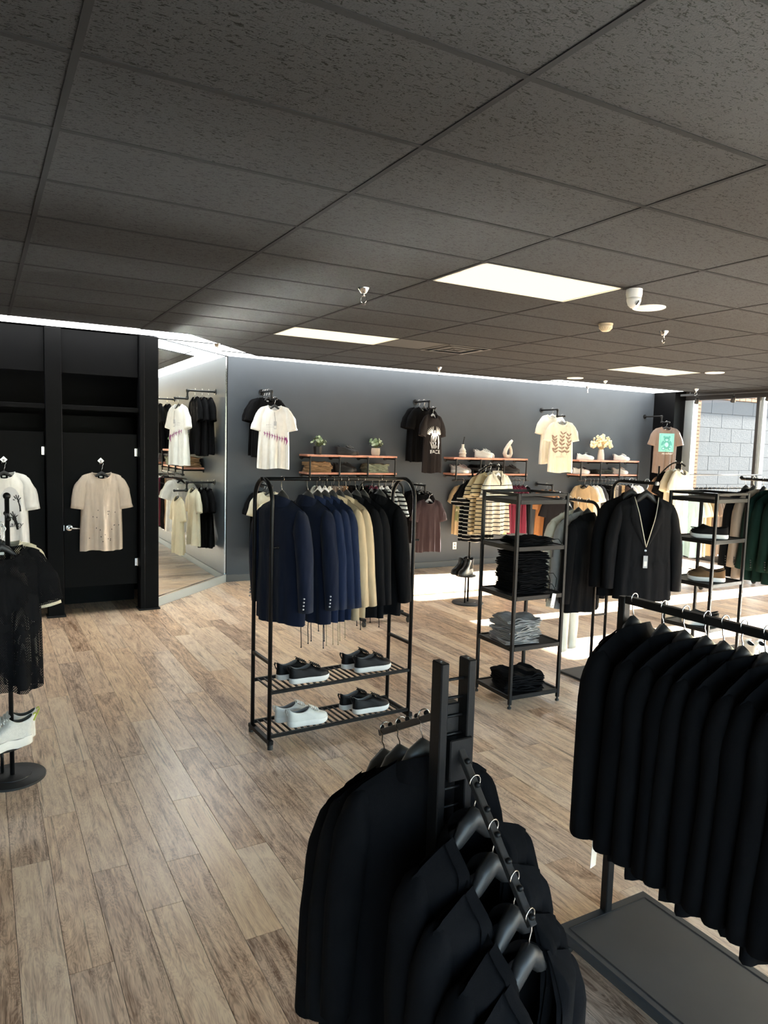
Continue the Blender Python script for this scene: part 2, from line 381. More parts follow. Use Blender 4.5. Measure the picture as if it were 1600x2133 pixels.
PANELS = [(1, 3), (1, 8), (5, 8), (5, 3), (1, -3), (5, -3), (-3, 3), (-3, -3), (-3, 8)]      # grid cells that hold a light panel
PANELS = [p for p in PANELS if not (p[0] == -3 and p[1] == 8)]
COVE_IN = 9.31                                                       # where the tile field stops in front of the back wall
FIT_IN = 7.88
def cx(k): return GX+TX*k
def cyy(j): return GY+TY*j
def build_ceiling():
    m = MB(); m.box(((X0+WIN_X)/2, (Y0+WALL_Y)/2, CEIL+.25), (WIN_X-X0+.4, WALL_Y-Y0+.4, .06))
    root = struct(m.build('ceiling', pmat('deck_black', (0.02, 0.02, 0.02), 0.9)), 'black suspended ceiling of fissured tiles in a grid')
    tm = tile_mat(); cache = {}
    bars = pmat('grid_black', (0.024, 0.0245, 0.026), 0.85, spec=0.05)
    def limit(xm):                                          # the light strip cuts the tile field: fitting rooms, diagonal, back wall
        if xm < 1.98: return FIT_IN
        if xm > 8.2: return 8.88
        return min(COVE_IN, FIT_IN + (xm-1.98)*1.13)
    kx = range(math.floor((X0-GX)/TX), math.ceil((WIN_X-GX)/TX))
    jy = range(math.floor((Y0-GY)/TY), math.ceil((COVE_IN-GY)/TY))
    for k in kx:
        for j in jy:
            if (k, j) in PANELS or (k, j) == (2, 8): continue
            xa, xb = max(cx(k), X0), min(cx(k+1), WIN_X); ya, yb = max(cyy(j), Y0), cyy(j+1)
            if xb < X0+.45 or yb < Y0+.45: continue
            la = [min(yb, limit(xa+(xb-xa)*q/30)) for q in range(31)]
            if xa < 1.98 < xb: la = [min(yb, limit(xa+(xb-xa)*q/30)) for q in range(31)]
            if max(la) <= ya+.01: continue
            g = .004
            if min(la) >= yb-1e-6:
                key = (round(xb-xa, 3), round(yb-ya, 3))
                if key not in cache:
                    b = MB(); b.box((0, 0, 0), (key[0]-.012, key[1]-.012, .016), None, .002); cache[key] = b.mesh('ceiling_tile', tm)
                obj('ceiling_tile', cache[key], root, ((xa+xb)/2, (ya+yb)/2, CEIL+.0095))
            else:
                up = [(xa+g+(xb-xa-2*g)*q/30, max(ya+.011, la[q]-.004)) for q in range(31)]
                poly = [(xa+g, ya+.009), (xb-g, ya+.009)] + up[::-1]
                b = MB(); b.prism(poly, CEIL, CEIL+.016, 'z'); b.build('ceiling_tile', tm, root)
    for k in kx:
        x = cx(k)
        if X0 < x < WIN_X:
            b = MB(); b.box((x, (Y0+limit(x))/2, CEIL+.0005), (.024, limit(x)-Y0, .004)); b.build('grid_main_tee', bars, root)
    for k in kx:
        xa, xb = max(cx(k), X0), min(cx(k+1), WIN_X)
        for j in jy:
            y = cyy(j)
            if y < Y0+.05: continue
            x1, x2 = xa, xb
            while x1 < x2 and limit(x1) < y: x1 += .05
            while x2 > x1 and limit(x2) < y: x2 -= .05
            if x2-x1 < .1: continue
            key = (round(x2-x1, 3),)
            if key not in cache:
                b = MB(); b.box((0, 0, 0), (key[0]-.024, .024, .004)); cache[key] = b.mesh('grid_cross_tee', bars)
            obj('grid_cross_tee', cache[key], root, ((x1+x2)/2, y, CEIL+.0005))
    # perimeter light strip: translucent panels glowing between the tile field and the walls
    cove = emat('cove_light', (0.99, 1.0, 0.97), COVE_L); edge = pmat('cove_edge', (0.75, 0.77, 0.77), 0.5)
    def strip(name, pts, label):
        b = MB(); b.prism(pts, CEIL+.012, CEIL+.03, 'z'); o = b.build(name, cove); tag(o, label, 'light strip', 'perimeter light strip')
        return o
    strip('light_strip', [(X0, FIT_IN), (1.98, FIT_IN), (1.98, FIT_Y+.1), (1.79, FIT_Y+.1), (1.79, FIT_Y-.01), (X0, FIT_Y-.01)], 'white glowing light strip above the black fitting rooms')
    strip('light_strip', [(1.98, FIT_IN), (3.245, COVE_IN), (3.245, WALL_Y), (2.97, WALL_Y), (1.80, FIT_Y+.1), (1.98, FIT_Y+.1)], 'white glowing light strip above the diagonal mirror')
    strip('light_strip', [(3.245, COVE_IN), (8.2, COVE_IN), (8.2, WALL_Y), (3.245, WALL_Y)], 'long white glowing light strip along the grey back wall')
    strip('light_strip', [(8.2, 8.88), (11.35, 8.88), (11.35, WALL_Y), (8.2, WALL_Y)], 'wider white glowing light strip in the corner by the shop window')
    strip('light_strip', [(X0, Y0), (X0+.38, Y0), (X0+.38, FIT_IN), (X0, FIT_IN)], 'unseen white light strip added along the left wall as fill')  # added strip out of view, brightens the floor and doors on the left
    strip('light_strip', [(X0+.38, Y0), (WIN_X, Y0), (WIN_X, Y0+.38), (X0+.38, Y0+.38)], 'unseen white light strip added behind the viewpoint as fill')  # added strip behind the camera, brightens the foreground
    # light panels
    pm = emat('panel_light', (1.0, 0.90, 0.60), PANEL_L); fr = pmat('panel_frame', (0.7, 0.68, 0.6), 0.5)
    names = {(1, 3): 'large cream light panel in the ceiling beside the camera dome', (1, 8): 'cream light panel in the ceiling nearest the mirror and back wall', (5, 8): 'cream light panel in the ceiling nearest the shop window'}
    for (k, j) in PANELS:
        r = thing('ceiling_light', names.get((k, j), 'cream ceiling light panel out of view, %s row %s the window wall' % ({3: 'middle', -3: 'rear', 8: 'far'}[j], {5: 'beside', 1: 'away from', -3: 'furthest from'}[k])), 'light panel', (cx(k)+TX/2, cyy(j)+TY/2, CEIL), 0, 'ceiling light panels')
        b = MB(); b.box((0, 0, .006), (TX-.05, TY-.05, .008)); b.build('diffuser', pm, r)
        b = MB()
        for sx in (-1, 1): b.box((sx*(TX/2-.02), 0, .004), (.014, TY-.026, .014))
        for sy in (-1, 1): b.box((0, sy*(TY/2-.02), .004), (TX-.026, .014, .014))
        b.build('frame', fr, r)
build_ceiling()

# walls
grey_paint = pmat('grey_paint', lin((62, 68, 75)), 0.55, 0, 0.05, 3, 0.04, 90, 0.35)
black_paint = pmat('black_paint', (0.002, 0.0021, 0.0026), 0.5, 0, 0.1, 4, 0.03, 60, 0.08)
base_paint = pmat('baseboard_grey', lin((78, 80, 82)), 0.5)
def sbox(name, c, d, mat, label=None, bev=0.0, parent=None):
    m = MB(); m.box(c, d, None, bev); o = m.build(name, mat, parent)
    return struct(o, label) if parent is None else o
HT = CEIL+.22
sbox('wall_back', ((2.97+WIN_X+.3)/2, WALL_Y+.06, HT/2), (WIN_X+.3-2.97, .12, HT), grey_paint, 'long dark grey back wall of the shop')
sbox('wall_behind_fitting_rooms', ((X0+2.97)/2, WALL_Y+.06, HT/2), (2.97-X0, .12, HT), black_paint)
sbox('wall_left', (X0-.06, (Y0+WALL_Y)/2, HT/2), (.12, WALL_Y-Y0+.3, HT), grey_paint)
sbox('baseboard_back', ((2.97+WIN_X-.4)/2, WALL_Y-.006, .05), (WIN_X-.4-2.97, .012, .10), base_paint, 'dark grey baseboard along the back wall', .003)

# black corner column, then the shop window wall
sbox('wall_column', (11.62, 9.42, HT/2), (.46, .48, HT), black_paint, 'black square column at the window end of the back wall')
alu = pmat('window_aluminium', (0.36, 0.42, 0.46), 0.4, 0.5)
dark_alu = pmat('window_dark_frame', (0.03, 0.03, 0.032), 0.4, 0.3)
def glass_mat():
    if 'window_glass' in MATS: return MATS['window_glass']
    gm = bpy.data.materials.new('window_glass'); gm.use_nodes = True; t = gm.node_tree; t.nodes.remove(t.nodes['Principled BSDF'])
    tr = t.nodes.new('ShaderNodeBsdfTransparent'); tr.inputs[0].default_value = (0.93, 0.96, 0.96, 1)
    gl = t.nodes.new('ShaderNodeBsdfGlossy'); gl.inputs['Roughness'].default_value = 0.02; gl.inputs[0].default_value = (1, 1, 1, 1)
    lw = t.nodes.new('ShaderNodeLayerWeight'); lw.inputs[0].default_value = 0.12
    mx = t.nodes.new('ShaderNodeMixShader'); t.links.new(lw.outputs['Fresnel'], mx.inputs[0]); t.links.new(tr.outputs[0], mx.inputs[1]); t.links.new(gl.outputs[0], mx.inputs[2])
    t.links.new(mx.outputs[0], t.nodes['Material Output'].inputs[0]); MATS['window_glass'] = gm
    return gm
def build_storefront():
    head = 2.96
    root = thing('window_1', 'tall glazed shop window in the right wall', None, (0, 0, 0)); root['kind'] = 'structure'
    m = MB(); m.box((WIN_X+.02, (Y0+9.18)/2, (head+HT)/2), (.16, 9.18-Y0, HT-head)); m.build('window_header', matte_black, root)
    m = MB(); m.box((WIN_X, (Y0+9.18)/2, .06), (.12, 9.18-Y0, .12)); m.build('window_sill', dark_alu, root)
    m = MB(); m.box((WIN_X, 9.09, head/2), (.14, .18, head)); m.build('window_jamb', alu, root)
    edges = [9.0]; y = 7.72
    while y > Y0: edges.append(y); y -= 1.24
    edges.append(Y0)
    gm = glass_mat()
    for i, (a, b) in enumerate(zip(edges, edges[1:])):
        if i:
            wide = .055
            m = MB(); m.box((WIN_X, a, head/2), (.11, wide, head)); m.build('mullion', dark_alu, root)
            if i == 1:
                m = MB(); m.box((WIN_X+.02, a-.065, head/2), (.10, .045, head)); m.build('mullion_trim', alu, root)
        m = MB(); m.box((WIN_X+.02, (a+b)/2, head/2), (.008, abs(a-b)-.05, head-.1)); m.build('pane', gm, root, fixn=False)
    for ya, yb in ((6.45, 7.38), (5.2, 6.02), (3.9, 4.65), (1.4, 2.4), (-.6, .4)):  # unseen solid piers, added to break the sunlight into floor stripes
        m = MB(); m.box((WIN_X+.02, (ya+yb)/2, head/2), (.15, yb-ya, head)); m.build('added_sun_pier', grey_paint, root)
    r = thing('track_light', 'black track with spotlights along the top of the shop window', 'track light', (WIN_X-.30, 8.0, CEIL))
    m = MB(); m.box((0, -1.6, -.05), (.04, 5.4, .035)); m.box((0, 0.9, -.02), (.02, .02, .05)); m.box((0, -3.5, -.02), (.02, .02, .05)); m.build('track', matte_black, r)
    for yy in (.75, .02, -.62, -1.4, -2.2):
        m = MB(); m.tube([(0, yy, -.06), (0, yy, -.11)], .012, 8); q = m.build('spot_stem', matte_black, r)
        m = MB(); rot = Matrix.Rotation(math.radians(205), 3, 'X') @ Matrix.Rotation(.35, 3, 'Y')
        m.lathe([(.022, -.02), (.034, -.005), (.038, .05), (.042, .075), (.036, .077), (.03, .05)], (0, yy, -.14), 14, rot); m.build('spot_head', matte_black, r, True, angle=40)
        m = MB(); m.lathe([(.03, .055), (.001, .056)], (0, yy, -.14), 12, rot); m.build('spot_lens', chrome, r)
build_storefront()
def build_added_rear_window():  # unseen glazing, added to let sky light onto camera-facing surfaces
    head = 2.96; root = thing('added_window_2', 'unseen glazed front added behind the viewpoint for fill daylight', None); root['kind'] = 'structure'; gm = glass_mat()
    L = WIN_X-X0; xm = (WIN_X+X0)/2
    m = MB(); m.box((xm, Y0, (head+HT)/2), (L, .14, HT-head)); m.build('window_header', matte_black, root)
    m = MB(); m.box((xm, Y0, .06), (L, .12, .12)); m.build('window_sill', dark_alu, root)
    n = 9
    for i in range(n+1):
        m = MB(); m.box((X0+L*i/n, Y0, head/2), (.07, .11, head)); m.build('mullion', dark_alu, root)
        if i < n:
            m = MB(); m.box((X0+L*(i+.5)/n, Y0, head/2), (L/n-.07, .008, head-.1)); m.build('pane', gm, root, fixn=False)
build_added_rear_window()

# outside: pavement and a neighbouring wall of pale blocks with a brick edge
def build_outside():
    sbox('ground_outside', (4.0, 2, -.16), (60, 60, .1), pmat('pavement', (0.36, 0.34, 0.31), 0.9, 0, 0.15, 2))
    root = thing('neighbouring_wall', 'pale block wall of the neighbouring building outside the window', 'wall', (0, 10.6, 0))
    m = MB(); m.box((17.2, .12, 2.0), (10.0, .2, 4.0)); m.build('mortar_backing', pmat('mortar', (0.034, 0.034, 0.034), 0.9), root)
    blk = pmat('pale_block', (0.052, 0.052, 0.054), 0.85, 0, 0.05, 1.2, 0.3, 40)
    mb = MB(); mb.box((0, 0, 0), (.745, .06, .315), None, .004); me = mb.mesh('block', blk)
    hb = MB(); hb.box((0, 0, 0), (.370, .06, .315), None, .004); mh = hb.mesh('block', blk)
    for r in range(10):
        if r % 2: obj('block', mh, root, (14.17, .008, .16+.32*r))
        for k in range(10):
            x = 14.36+.75*k+(.375 if r % 2 else 0)
            if x < 21: obj('block', me, root, (x, .008, .16+.32*r))
    brick = pmat('tan_brick', lin((104, 68, 38)), 0.9, 0, 0.25, 7, 0.4, 60)
    mb = MB(); mb.box((0, 0, 0), (.21, .08, .07), None, .003); me = mb.mesh('brick', brick)
    n = 0
    for r in range(12):
        for k in range(34):
            obj('brick', me, root, (13.86+.22*k+(.11 if r % 2 else 0), -.01, 3.24+.08*r)); n += 1
    for r in range(40):
        obj('brick', me, root, (13.86, -.01, .04+.08*r))
build_outside()

# fitting rooms
def build_fitting():
    root = thing('wall_fitting_rooms', 'black fitting room front with posts, rails and upper panels', None); root['kind'] = 'structure'
    xs = [(1.57, 1.78), (.62, .78), (-.33, -.17), (-1.28, -1.12), (-2.23, -2.07)]
    for a, b in xs:
        m = MB(); m.box(((a+b)/2, FIT_Y+.05, CEIL/2), (b-a, .14, CEIL), None, .004); m.build('post', black_paint, root)
        m = MB(); m.box(((a+b)/2, FIT_Y+.045, .01), (b-a+.03, .17, .02), None, .003); m.build('post_foot', black_metal, root)
    m = MB(); m.box((1.60, FIT_Y+.035, CEIL/2), (.05, .14, CEIL), None, .003); m.build('post_trim', black_paint, root)
    for i in range(4):
        a, b = xs[i+1][1], xs[i][0]
        m = MB(); m.box(((a+b)/2, FIT_Y+.06, 2.27), (b-a, .09, .05), None, .003); m.build('rail', black_paint, root)
        m = MB(); m.box(((a+b)/2, FIT_Y+.05, (2.63+CEIL)/2), (b-a-.006, .04, CEIL-2.63), None, .003); m.build('upper_panel', black_paint, root)
        d = thing('door_%d' % (i+1), ['black fitting room door with the beige tee hung on it', 'black fitting room door with the white hand-print tee hung on it', 'black fitting room door beyond the left edge', 'black fitting room door furthest from the mirror'][i], None, ((a+b)/2, FIT_Y+.085, 0)); d['kind'] = 'structure'
        wd = b-a-.02
        m = MB(); m.box((0, 0, (.30+2.0)/2), (wd, .035, 1.70), None, .003); m.build('door_leaf', black_paint, d)
        m = MB(); m.lathe([(.033, 0), (.033, .008), (.016, .012), (.014, .045)], (-wd/2+.055, -.018, .965), 16, Matrix.Rotation(math.radians(90), 3, 'X')); hd = m.build('door_handle', chrome, d, True, angle=40)
        m = MB(); m.tube([(-wd/2+.055, -.06, .965), (-wd/2+.10, -.065, .962), (-wd/2+.165, -.06, .957)], [.012, .010, .008], 10); m.build('lever', chrome, hd, True)
        m = MB(); m.box((-wd/2+.002, -.012, .965), (.006, .02, .06)); m.build('latch_plate', chrome, hd)
        for z in (1.80, .55):
            m = MB(); m.tube([(wd/2+.004, -.024, z-.045), (wd/2+.004, -.024, z+.045)], .008, 8); m.box((wd/2-.012, -.02, z), (.03, .004, .085)); m.build('hinge', chrome, d)
        m = MB(); m.box((0, 0, 0), (.052, .006, .052), Matrix.Rotation(math.radians(45), 3, 'Y'), .002); hk = m.build('coat_hook', chrome, d); hk.location = (0, -.021, 1.70)
        m = MB(); m.ball((0, -.010, 0), .012); m.tube([(0, -.006, -.012), (0, -.028, -.03), (0, -.042, -.028), (0, -.044, -.014)], .005, 8); m.build('hook_peg', chrome, hk, True)
        m = MB(); m.box(((a+b)/2, FIT_Y+.62, 1.1), (b-a+.1, .02, 2.2)); m.build('cubicle_screen', black_paint, root)
        m = MB(); m.box(((a+b)/2, FIT_Y+.33, .004), (b-a+.1, .56, .006)); 
    for a in (1.70, .70, -.25, -1.2, -2.15):
        m = MB(); m.box((a, FIT_Y+.36, 1.20), (.03, .50, 2.0)); m.build('cubicle_side', black_paint, root)
build_fitting()

# diagonal wall with the mirror
def build_mirror():
    a, b = Vector((1.80, 8.49, 0)), Vector((2.97, 9.655, 0)); d = (b-a); L = d.length; u = d.normalized(); ang = math.atan2(u.y, u.x)
    mid = (a+b)/2; nrm = Vector((u.y, -u.x, 0))
    w_ = thing('wall_diagonal', 'diagonal corner wall that carries the mirror', None, (mid.x-nrm.x*.03, mid.y-nrm.y*.03, 0), ang); w_['kind'] = 'structure'
    m = MB(); m.box((0, .03, HT/2), (L+.06, .06, HT)); m.build('wall_panel', grey_paint, w_)
    r = thing('wall_mirror', 'full-height mirror set diagonally in the corner beside the fitting rooms', 'mirror', (mid.x-nrm.x*.03, mid.y-nrm.y*.03, 0), ang)
    mm = pmat('mirror_silver', (0.92, 0.95, 0.94), 0.01, 1.0)
    m = MB(); m.box((0, -.006, (.115+CEIL)/2), (L-.012, .008, CEIL-.115)); m.build('mirror_glass', mm, r)
    m = MB(); m.box((0, -.014, .055), (L, .03, .11), None, .004); m.build('plinth', pmat('plinth_grey', lin((150, 156, 158)), 0.45), r)
    m = MB(); m.box((0, -.016, .113), (L, .024, .008)); m.build('bottom_channel', chrome, r)
    m = MB(); m.box((L/2-.006, -.012, (.115+CEIL)/2), (.008, .012, CEIL-.115)); m.build('edge_trim', chrome, r)
build_mirror()

# ceiling fittings
def sprinkler(x, y, label):
    r = thing('sprinkler', label, 'sprinkler', (x, y, CEIL), random.Random(int(x*100)).random()*3, 'ceiling sprinklers')
    m = MB(); m.lathe([(.042, 0), (.040, -.008), (.022, -.035), (.016, -.04)], n=18); m.build('escutcheon', chrome, r, True, angle=50)
    m = MB(); m.tube([(0, 0, -.035), (0, 0, -.06)], .010, 8)
    for s in (-1, 1): m.tube([(s*.008, 0, -.055), (s*.020, 0, -.07), (s*.018, 0, -.095), (s*.004, 0, -.112)], .0035, 6)
    m.build('yoke', chrome, r, True)
    m = MB(); m.lathe([(.001, -.112), (.020, -.113), (.020, -.116), (.001, -.117)], n=14); m.build('deflector', chrome, r)
for x, y, l in [(2.46, 4.74, 'large chrome sprinkler in front of the mirror corner'), (5.59, 4.68, 'chrome sprinkler in the ceiling right of the smoke detector'), (2.47, 8.46, 'chrome sprinkler hanging against the white strip above the mirror'),
                (5.76, 8.70, 'chrome sprinkler in front of the middle of the back wall strip'), (9.37, 9.40, 'small chrome sprinkler against the wide strip near the window corner'), (8.79, 8.45, 'small chrome sprinkler between the round speaker and the window'),
                (10.92, 8.38, 'chrome sprinkler just in front of the shop window track')]: sprinkler(x, y, l)
r = thing('camera_dome', 'white security camera turret beside the large light panel', 'camera', (4.01, 3.63, CEIL), .4)
m = MB(); m.lathe([(.055, 0), (.055, -.035), (.050, -.06)], n=22); m.build('housing', plastic_white, r, True, angle=40)
m = MB(); m.lathe([(.050, -.06), (.049, -.08), (.040, -.108), (.022, -.126), (.001, -.132)], n=22); m.build('turret', plastic_white, r, True)
m = MB(); m.lathe([(.018, .0), (.018, .004), (.001, .004)], (-.028, -.034, -.098), 14, Matrix.Rotation(math.radians(125), 3, 'X') @ Matrix.Rotation(.6, 3, 'Y')); m.build('lens', plastic_black, r)
for x, y, l in [(4.59, 4.0, 'round white ceiling speaker beside the camera dome'), (8.14, 8.45, 'round white ceiling speaker near the back wall'), (8.9, 6.55, 'round white ceiling speaker beside the far light panel')]:
    r = thing('ceiling_speaker', l, 'speaker', (x, y, CEIL), 0, 'round ceiling speakers')
    m = MB(); m.lathe([(.125, 0), (.125, -.006), (.118, -.010), (.110, -.008)], n=32); m.build('rim', plastic_white, r, True, angle=40)
    m = MB(); m.lathe([(.110, -.0075), (.06, -.009), (.001, -.009)], n=32); m.build('grille', pmat('grille_white', (0.72, 0.71, 0.68), 0.6, bump=0.6, bscale=500), r)
r = thing('smoke_detector', 'cream slotted smoke detector on the ceiling', 'smoke detector', (4.88, 4.72, CEIL))
m = MB(); m.lathe([(.062, 0), (.062, -.014), (.054, -.018)], n=24); m.build('base', plastic_cream, r, True, angle=40)
m = MB(); m.lathe([(.060, -.022), (.056, -.040), (.036, -.062), (.030, -.068), (.001, -.070)], n=24); m.build('cap', plastic_cream, r, True, angle=40)
for k in range(16):
    a = 2*math.pi*k/16; m = MB(); m.bar((.058*math.cos(a), .058*math.sin(a), -.038), (.038*math.cos(a), .038*math.sin(a), -.062), .006, .005); m.build('louvre', plastic_cream, r)
r = thing('air_vent', 'square grey ceiling air vent between two light panels', 'air vent', (cx(2)+TX-.305, cyy(8)+TY/2, CEIL))
for k, q in enumerate((.29, .22, .15, .08)):
    z = -.004-.010*(k % 2); m = MB()
    for s in (-1, 1):
        m.bar((s*q, -q, z), (s*q, q, z), .03, .004); m.bar((-q, s*q, z), (q, s*q, z), .03, .004)
    m.build('vent_ring', pmat('vent_grey', (0.07, 0.07, 0.07), 0.5), r)
m = MB(); m.box((0, 0, .03), (.6, .6, .01)); m.build('vent_throat', matte_black, r)
m = MB(); m.box((-.61, 0, .01), (.6, .59, .016)); m.build('blank_panel', pmat('blank_dark', (0.035, 0.036, 0.038), 0.7), r)
r = thing('power_outlet', 'white double power outlet low on the back wall', 'outlet', (6.82, WALL_Y, .34))
m = MB(); m.box((0, -.004, 0), (.075, .008, .118), None, .003); m.build('cover_plate', plastic_white, r)
for z in (-.026, .026):
    m = MB(); m.lathe([(.017, 0), (.016, .003), (.001, .003)], (0, -.008, z), 14, Matrix.Rotation(math.radians(90), 3, 'X')); m.build('socket', pmat('socket_grey', (0.25, 0.25, 0.25), 0.5), r)
# ------------------------------------------------------------------ garments on hangers (origin: the rod; front faces local -Y)
def hanger(root, mat, span=.40, drop=.055, thick=.010, suit=False, hook=chrome, top=-.085):
    m = MB(); n = 14; P = []; Rr = []
    for i in range(n+1):
        q = -1+2*i/n; a = abs(q)
        P.append((q*span/2, .012*a*a, top-.016-(.055 if suit else .028)*sm(0, .42, a)-.055*a)); Rr.append((thick*(1.0 if suit else .8))*(1-.35*a) + ((.020 if suit else .010)*math.cos(math.pi/2*a/.42) if a < .42 else 0))
    m.tube(P, Rr, 8, True, .55 if not suit else .8, ref=(0, 0, 1))
    h = m.build('hanger', mat, root, True)
    m = MB(); R = .019; P = [(0, 0, top+.006), (.002, 0, top+.022), (.010, 0, -.047)]
    for i in range(11):
        a = math.radians(-62+26.0*i); P.append((R*math.cos(a), 0, R*math.sin(a)-.004))
    m.tube(P, .0021, 6); m.build('hook', hook, h, True)
    return h

class Shape:
    """front and back sheet of a hanging garment"""
    def __init__(s, seed, hw=.225, hem=.25, L=.72, neck=.085, drop=.065, vee=0.0, slope=.28, depth=.05, d_hem=.055, fold=.012, top=-.10, waist=1.0, ramp=.14):
        s.ramp = ramp
        s.hw0, s.hem, s.L, s.neck, s.drop, s.vee, s.slope, s.d, s.dh, s.fold, s.top, s.waist = hw, hem, L, neck, drop, vee, slope, depth, d_hem, fold, top, waist
        r = random.Random(seed)
        s.k = [(r.uniform(3.5, 5.5), r.uniform(0, 6.3), .7), (r.uniform(7, 10), r.uniform(0, 6.3), .6), (r.uniform(13, 17), r.uniform(0, 6.3), .28)]
        s.sw = r.uniform(-.012, .012); s.hz = r.uniform(0, 6.3)
    def w(s, t):
        v = lerp(s.hw0, s.hem, sm(.05, 1, t))
        return v*(1-(1-s.waist)*math.exp(-((t-.48)/.22)**2))
    def zt(s, x, front):
        X = abs(x)*s.hw0
        if X >= s.neck: return s.top - s.slope*(X-s.neck) - .5*s.slope*max(0, (X/s.hw0)-.86)*s.hw0*1.6
        if front and s.vee: return s.top - s.vee*(1-X/s.neck)**.9
        dr = s.drop if front else .018
        return s.top - dr*math.sqrt(max(0, 1-(X/s.neck)**2))
    def pt(s, x, t, front):
        sg = -1 if front else 1
        zt = s.zt(x, front); zb = s.top-s.L+.008*math.sin(4*x+s.hz)
        z = lerp(zt, zb, t)
        tt = max(0, min(1, (s.top-z)/s.L))
        X = x*s.w(tt)
        prof = max(0, 1-abs(x)**2.6)**.55
        full = (lerp(s.d, s.dh, tt))*prof
        nx = abs(x)*s.hw0/s.neck
        d0 = .052*math.sqrt(max(0, 1-nx*nx)) if nx < 1 else 0
        d = lerp(d0, full, sm(0, s.ramp, lerp(t, tt, .35)))
        fo = sum(a*math.sin(k*x*1.6+p+(.6 if front else 2.1)) for k, p, a in s.k)*s.fold*sm(.12, 1, tt)*min(1, prof*1.6)
        return Vector((X + s.sw*tt, sg*d + fo, z))
    def surf(s, X, z):
        """front y at a point of the flat front"""
        t = .3; x = 0
        for _ in range(6):
            tt = max(0, min(1, (s.top-z)/s.L)); x = max(-.99, min(.99, (X-s.sw*tt)/s.w(tt)))
            zt = s.zt(x, True); zb = s.top-s.L+.008*math.sin(4*x+s.hz); t = max(0, min(1, (zt-z)/(zt-zb)))
        return s.pt(x, t, True).y

def body_mesh(sh, nx=26, nt=22):
    m = MB(); vs = []; ids = {}
    xs = [-1+2*i/nx for i in range(nx+1)]; xs = [math.copysign(abs(x)**.85, x) for x in xs]
    ts = [(j/nt)**1.15 for j in range(nt+1)]
    for f in (True, False):
        for j, t in enumerate(ts):
            for i, x in enumerate(xs):
                if i in (0, nx) and not f: ids[(f, j, i)] = ids[(True, j, i)]; continue
                ids[(f, j, i)] = len(vs); vs.append(sh.pt(x, t, f))
    fs = []
    for f in (True, False):
        for j in range(nt):
            for i in range(nx):
                q = (ids[(f, j, i)], ids[(f, j, i+1)], ids[(f, j+1, i+1)], ids[(f, j+1, i)])
                fs.append(q if not f else q[::-1])
    m.add(vs, fs); return m

def sleeve_mesh(side, path, ra, rb, n=14, seed=0, wr=.0):
    """tube of elliptical section; ra across (in the X-Z plane), rb along Y"""
    m = MB(); P = [Vector(p) for p in path]; k = len(P); r = random.Random(seed); ph = r.uniform(0, 6)
    # resample
    Q = []; A = []; B = []; N = 12
    for i in range(N+1):
        u = i/N*(k-1); a = min(int(u), k-2); f = u-a
        p0, p1, p2, p3 = P[max(a-1, 0)], P[a], P[a+1], P[min(a+2, k-1)]
        Q.append(.5*((2*p1)+(p2-p0)*f+(2*p0-5*p1+4*p2-p3)*f*f+(3*p1-p0-3*p2+p3)*f**3))
        A.append(lerp(ra[a], ra[a+1], f)); B.append(lerp(rb[a], rb[a+1], f))
    vs = []
    for i in range(N+1):
        d = (Q[min(i+1, N)]-Q[max(i-1, 0)]).normalized(); y = Vector((0, 1, 0)); y = (y-d*y.dot(d)).normalized(); x = y.cross(d)
        for q in range(n):
            a = 2*math.pi*q/n
            w_ = 1+wr*math.sin(3*a+ph+i*.9)+wr*.6*math.sin(5*a-i*1.7)
            vs.append(Q[i]+x*(A[i]*math.cos(a)*w_)+y*(B[i]*math.sin(a)*w_))
    fs = [(i*n+q, i*n+(q+1) % n, (i+1)*n+(q+1) % n, (i+1)*n+q) for i in range(N) for q in range(n)]
    c = len(vs); vs.append(Q[0]); fs += [(c, (q+1) % n, q) for q in range(n)]
    # turned hem inside the cuff
    inn = len(vs)
    for q in range(n): vs.append(Q[N]+(Vector(vs[N*n+q])-Q[N])*.86)
    vs_up = len(vs)
    for q in range(n): vs.append(Vector(vs[inn+q])+(Q[N-2]-Q[N])*.6)
    fs += [(N*n+q, N*n+(q+1) % n, inn+(q+1) % n, inn+q) for q in range(n)] + [(inn+q, inn+(q+1) % n, vs_up+(q+1) % n, vs_up+q) for q in range(n)]
    fs.append(tuple(vs_up+q for q in range(n)))
    m.add(vs, fs); return m

def text_polys(txt, size, shear=0.0, cxy=(0, 0)):
    cu = bpy.data.curves.new('lettering', 'FONT'); cu.body = txt; cu.size = size; cu.align_x = 'CENTER'; cu.align_y = 'CENTER'; cu.shear = shear; cu.resolution_u = 3
    o = bpy.data.objects.new('lettering', cu); C.objects.link(o)
    dg = bpy.context.evaluated_depsgraph_get(); me = o.evaluated_get(dg).to_mesh()
    vs = [(v.co.x+cxy[0], v.co.y+cxy[1]) for v in me.vertices]; fs = [tuple(p.vertices) for p in me.polygons]
    o.evaluated_get(dg).to_mesh_clear(); bpy.data.objects.remove(o); bpy.data.curves.remove(cu)
    return vs, fs
def ell(cx_, cz, rx, rz, n=14, rot=0.0):
    c, s = math.cos(rot), math.sin(rot)
    P = [(cx_+rx*math.cos(2*math.pi*i/n)*c-rz*math.sin(2*math.pi*i/n)*s, cz+rx*math.cos(2*math.pi*i/n)*s+rz*math.sin(2*math.pi*i/n)*c) for i in range(n)]
    return [(cx_, cz)]+P, [(0, 1+i, 1+(i+1) % n) for i in range(n)]
def rect(x0, x1, z0, z1, n=10):
    vs = [(lerp(x0, x1, i/n), lerp(z0, z1, j/n)) for j in range(n+1) for i in range(n+1)]
    return vs, [(j*(n+1)+i, j*(n+1)+i+1, (j+1)*(n+1)+i+1, (j+1)*(n+1)+i) for j in range(n) for i in range(n)]
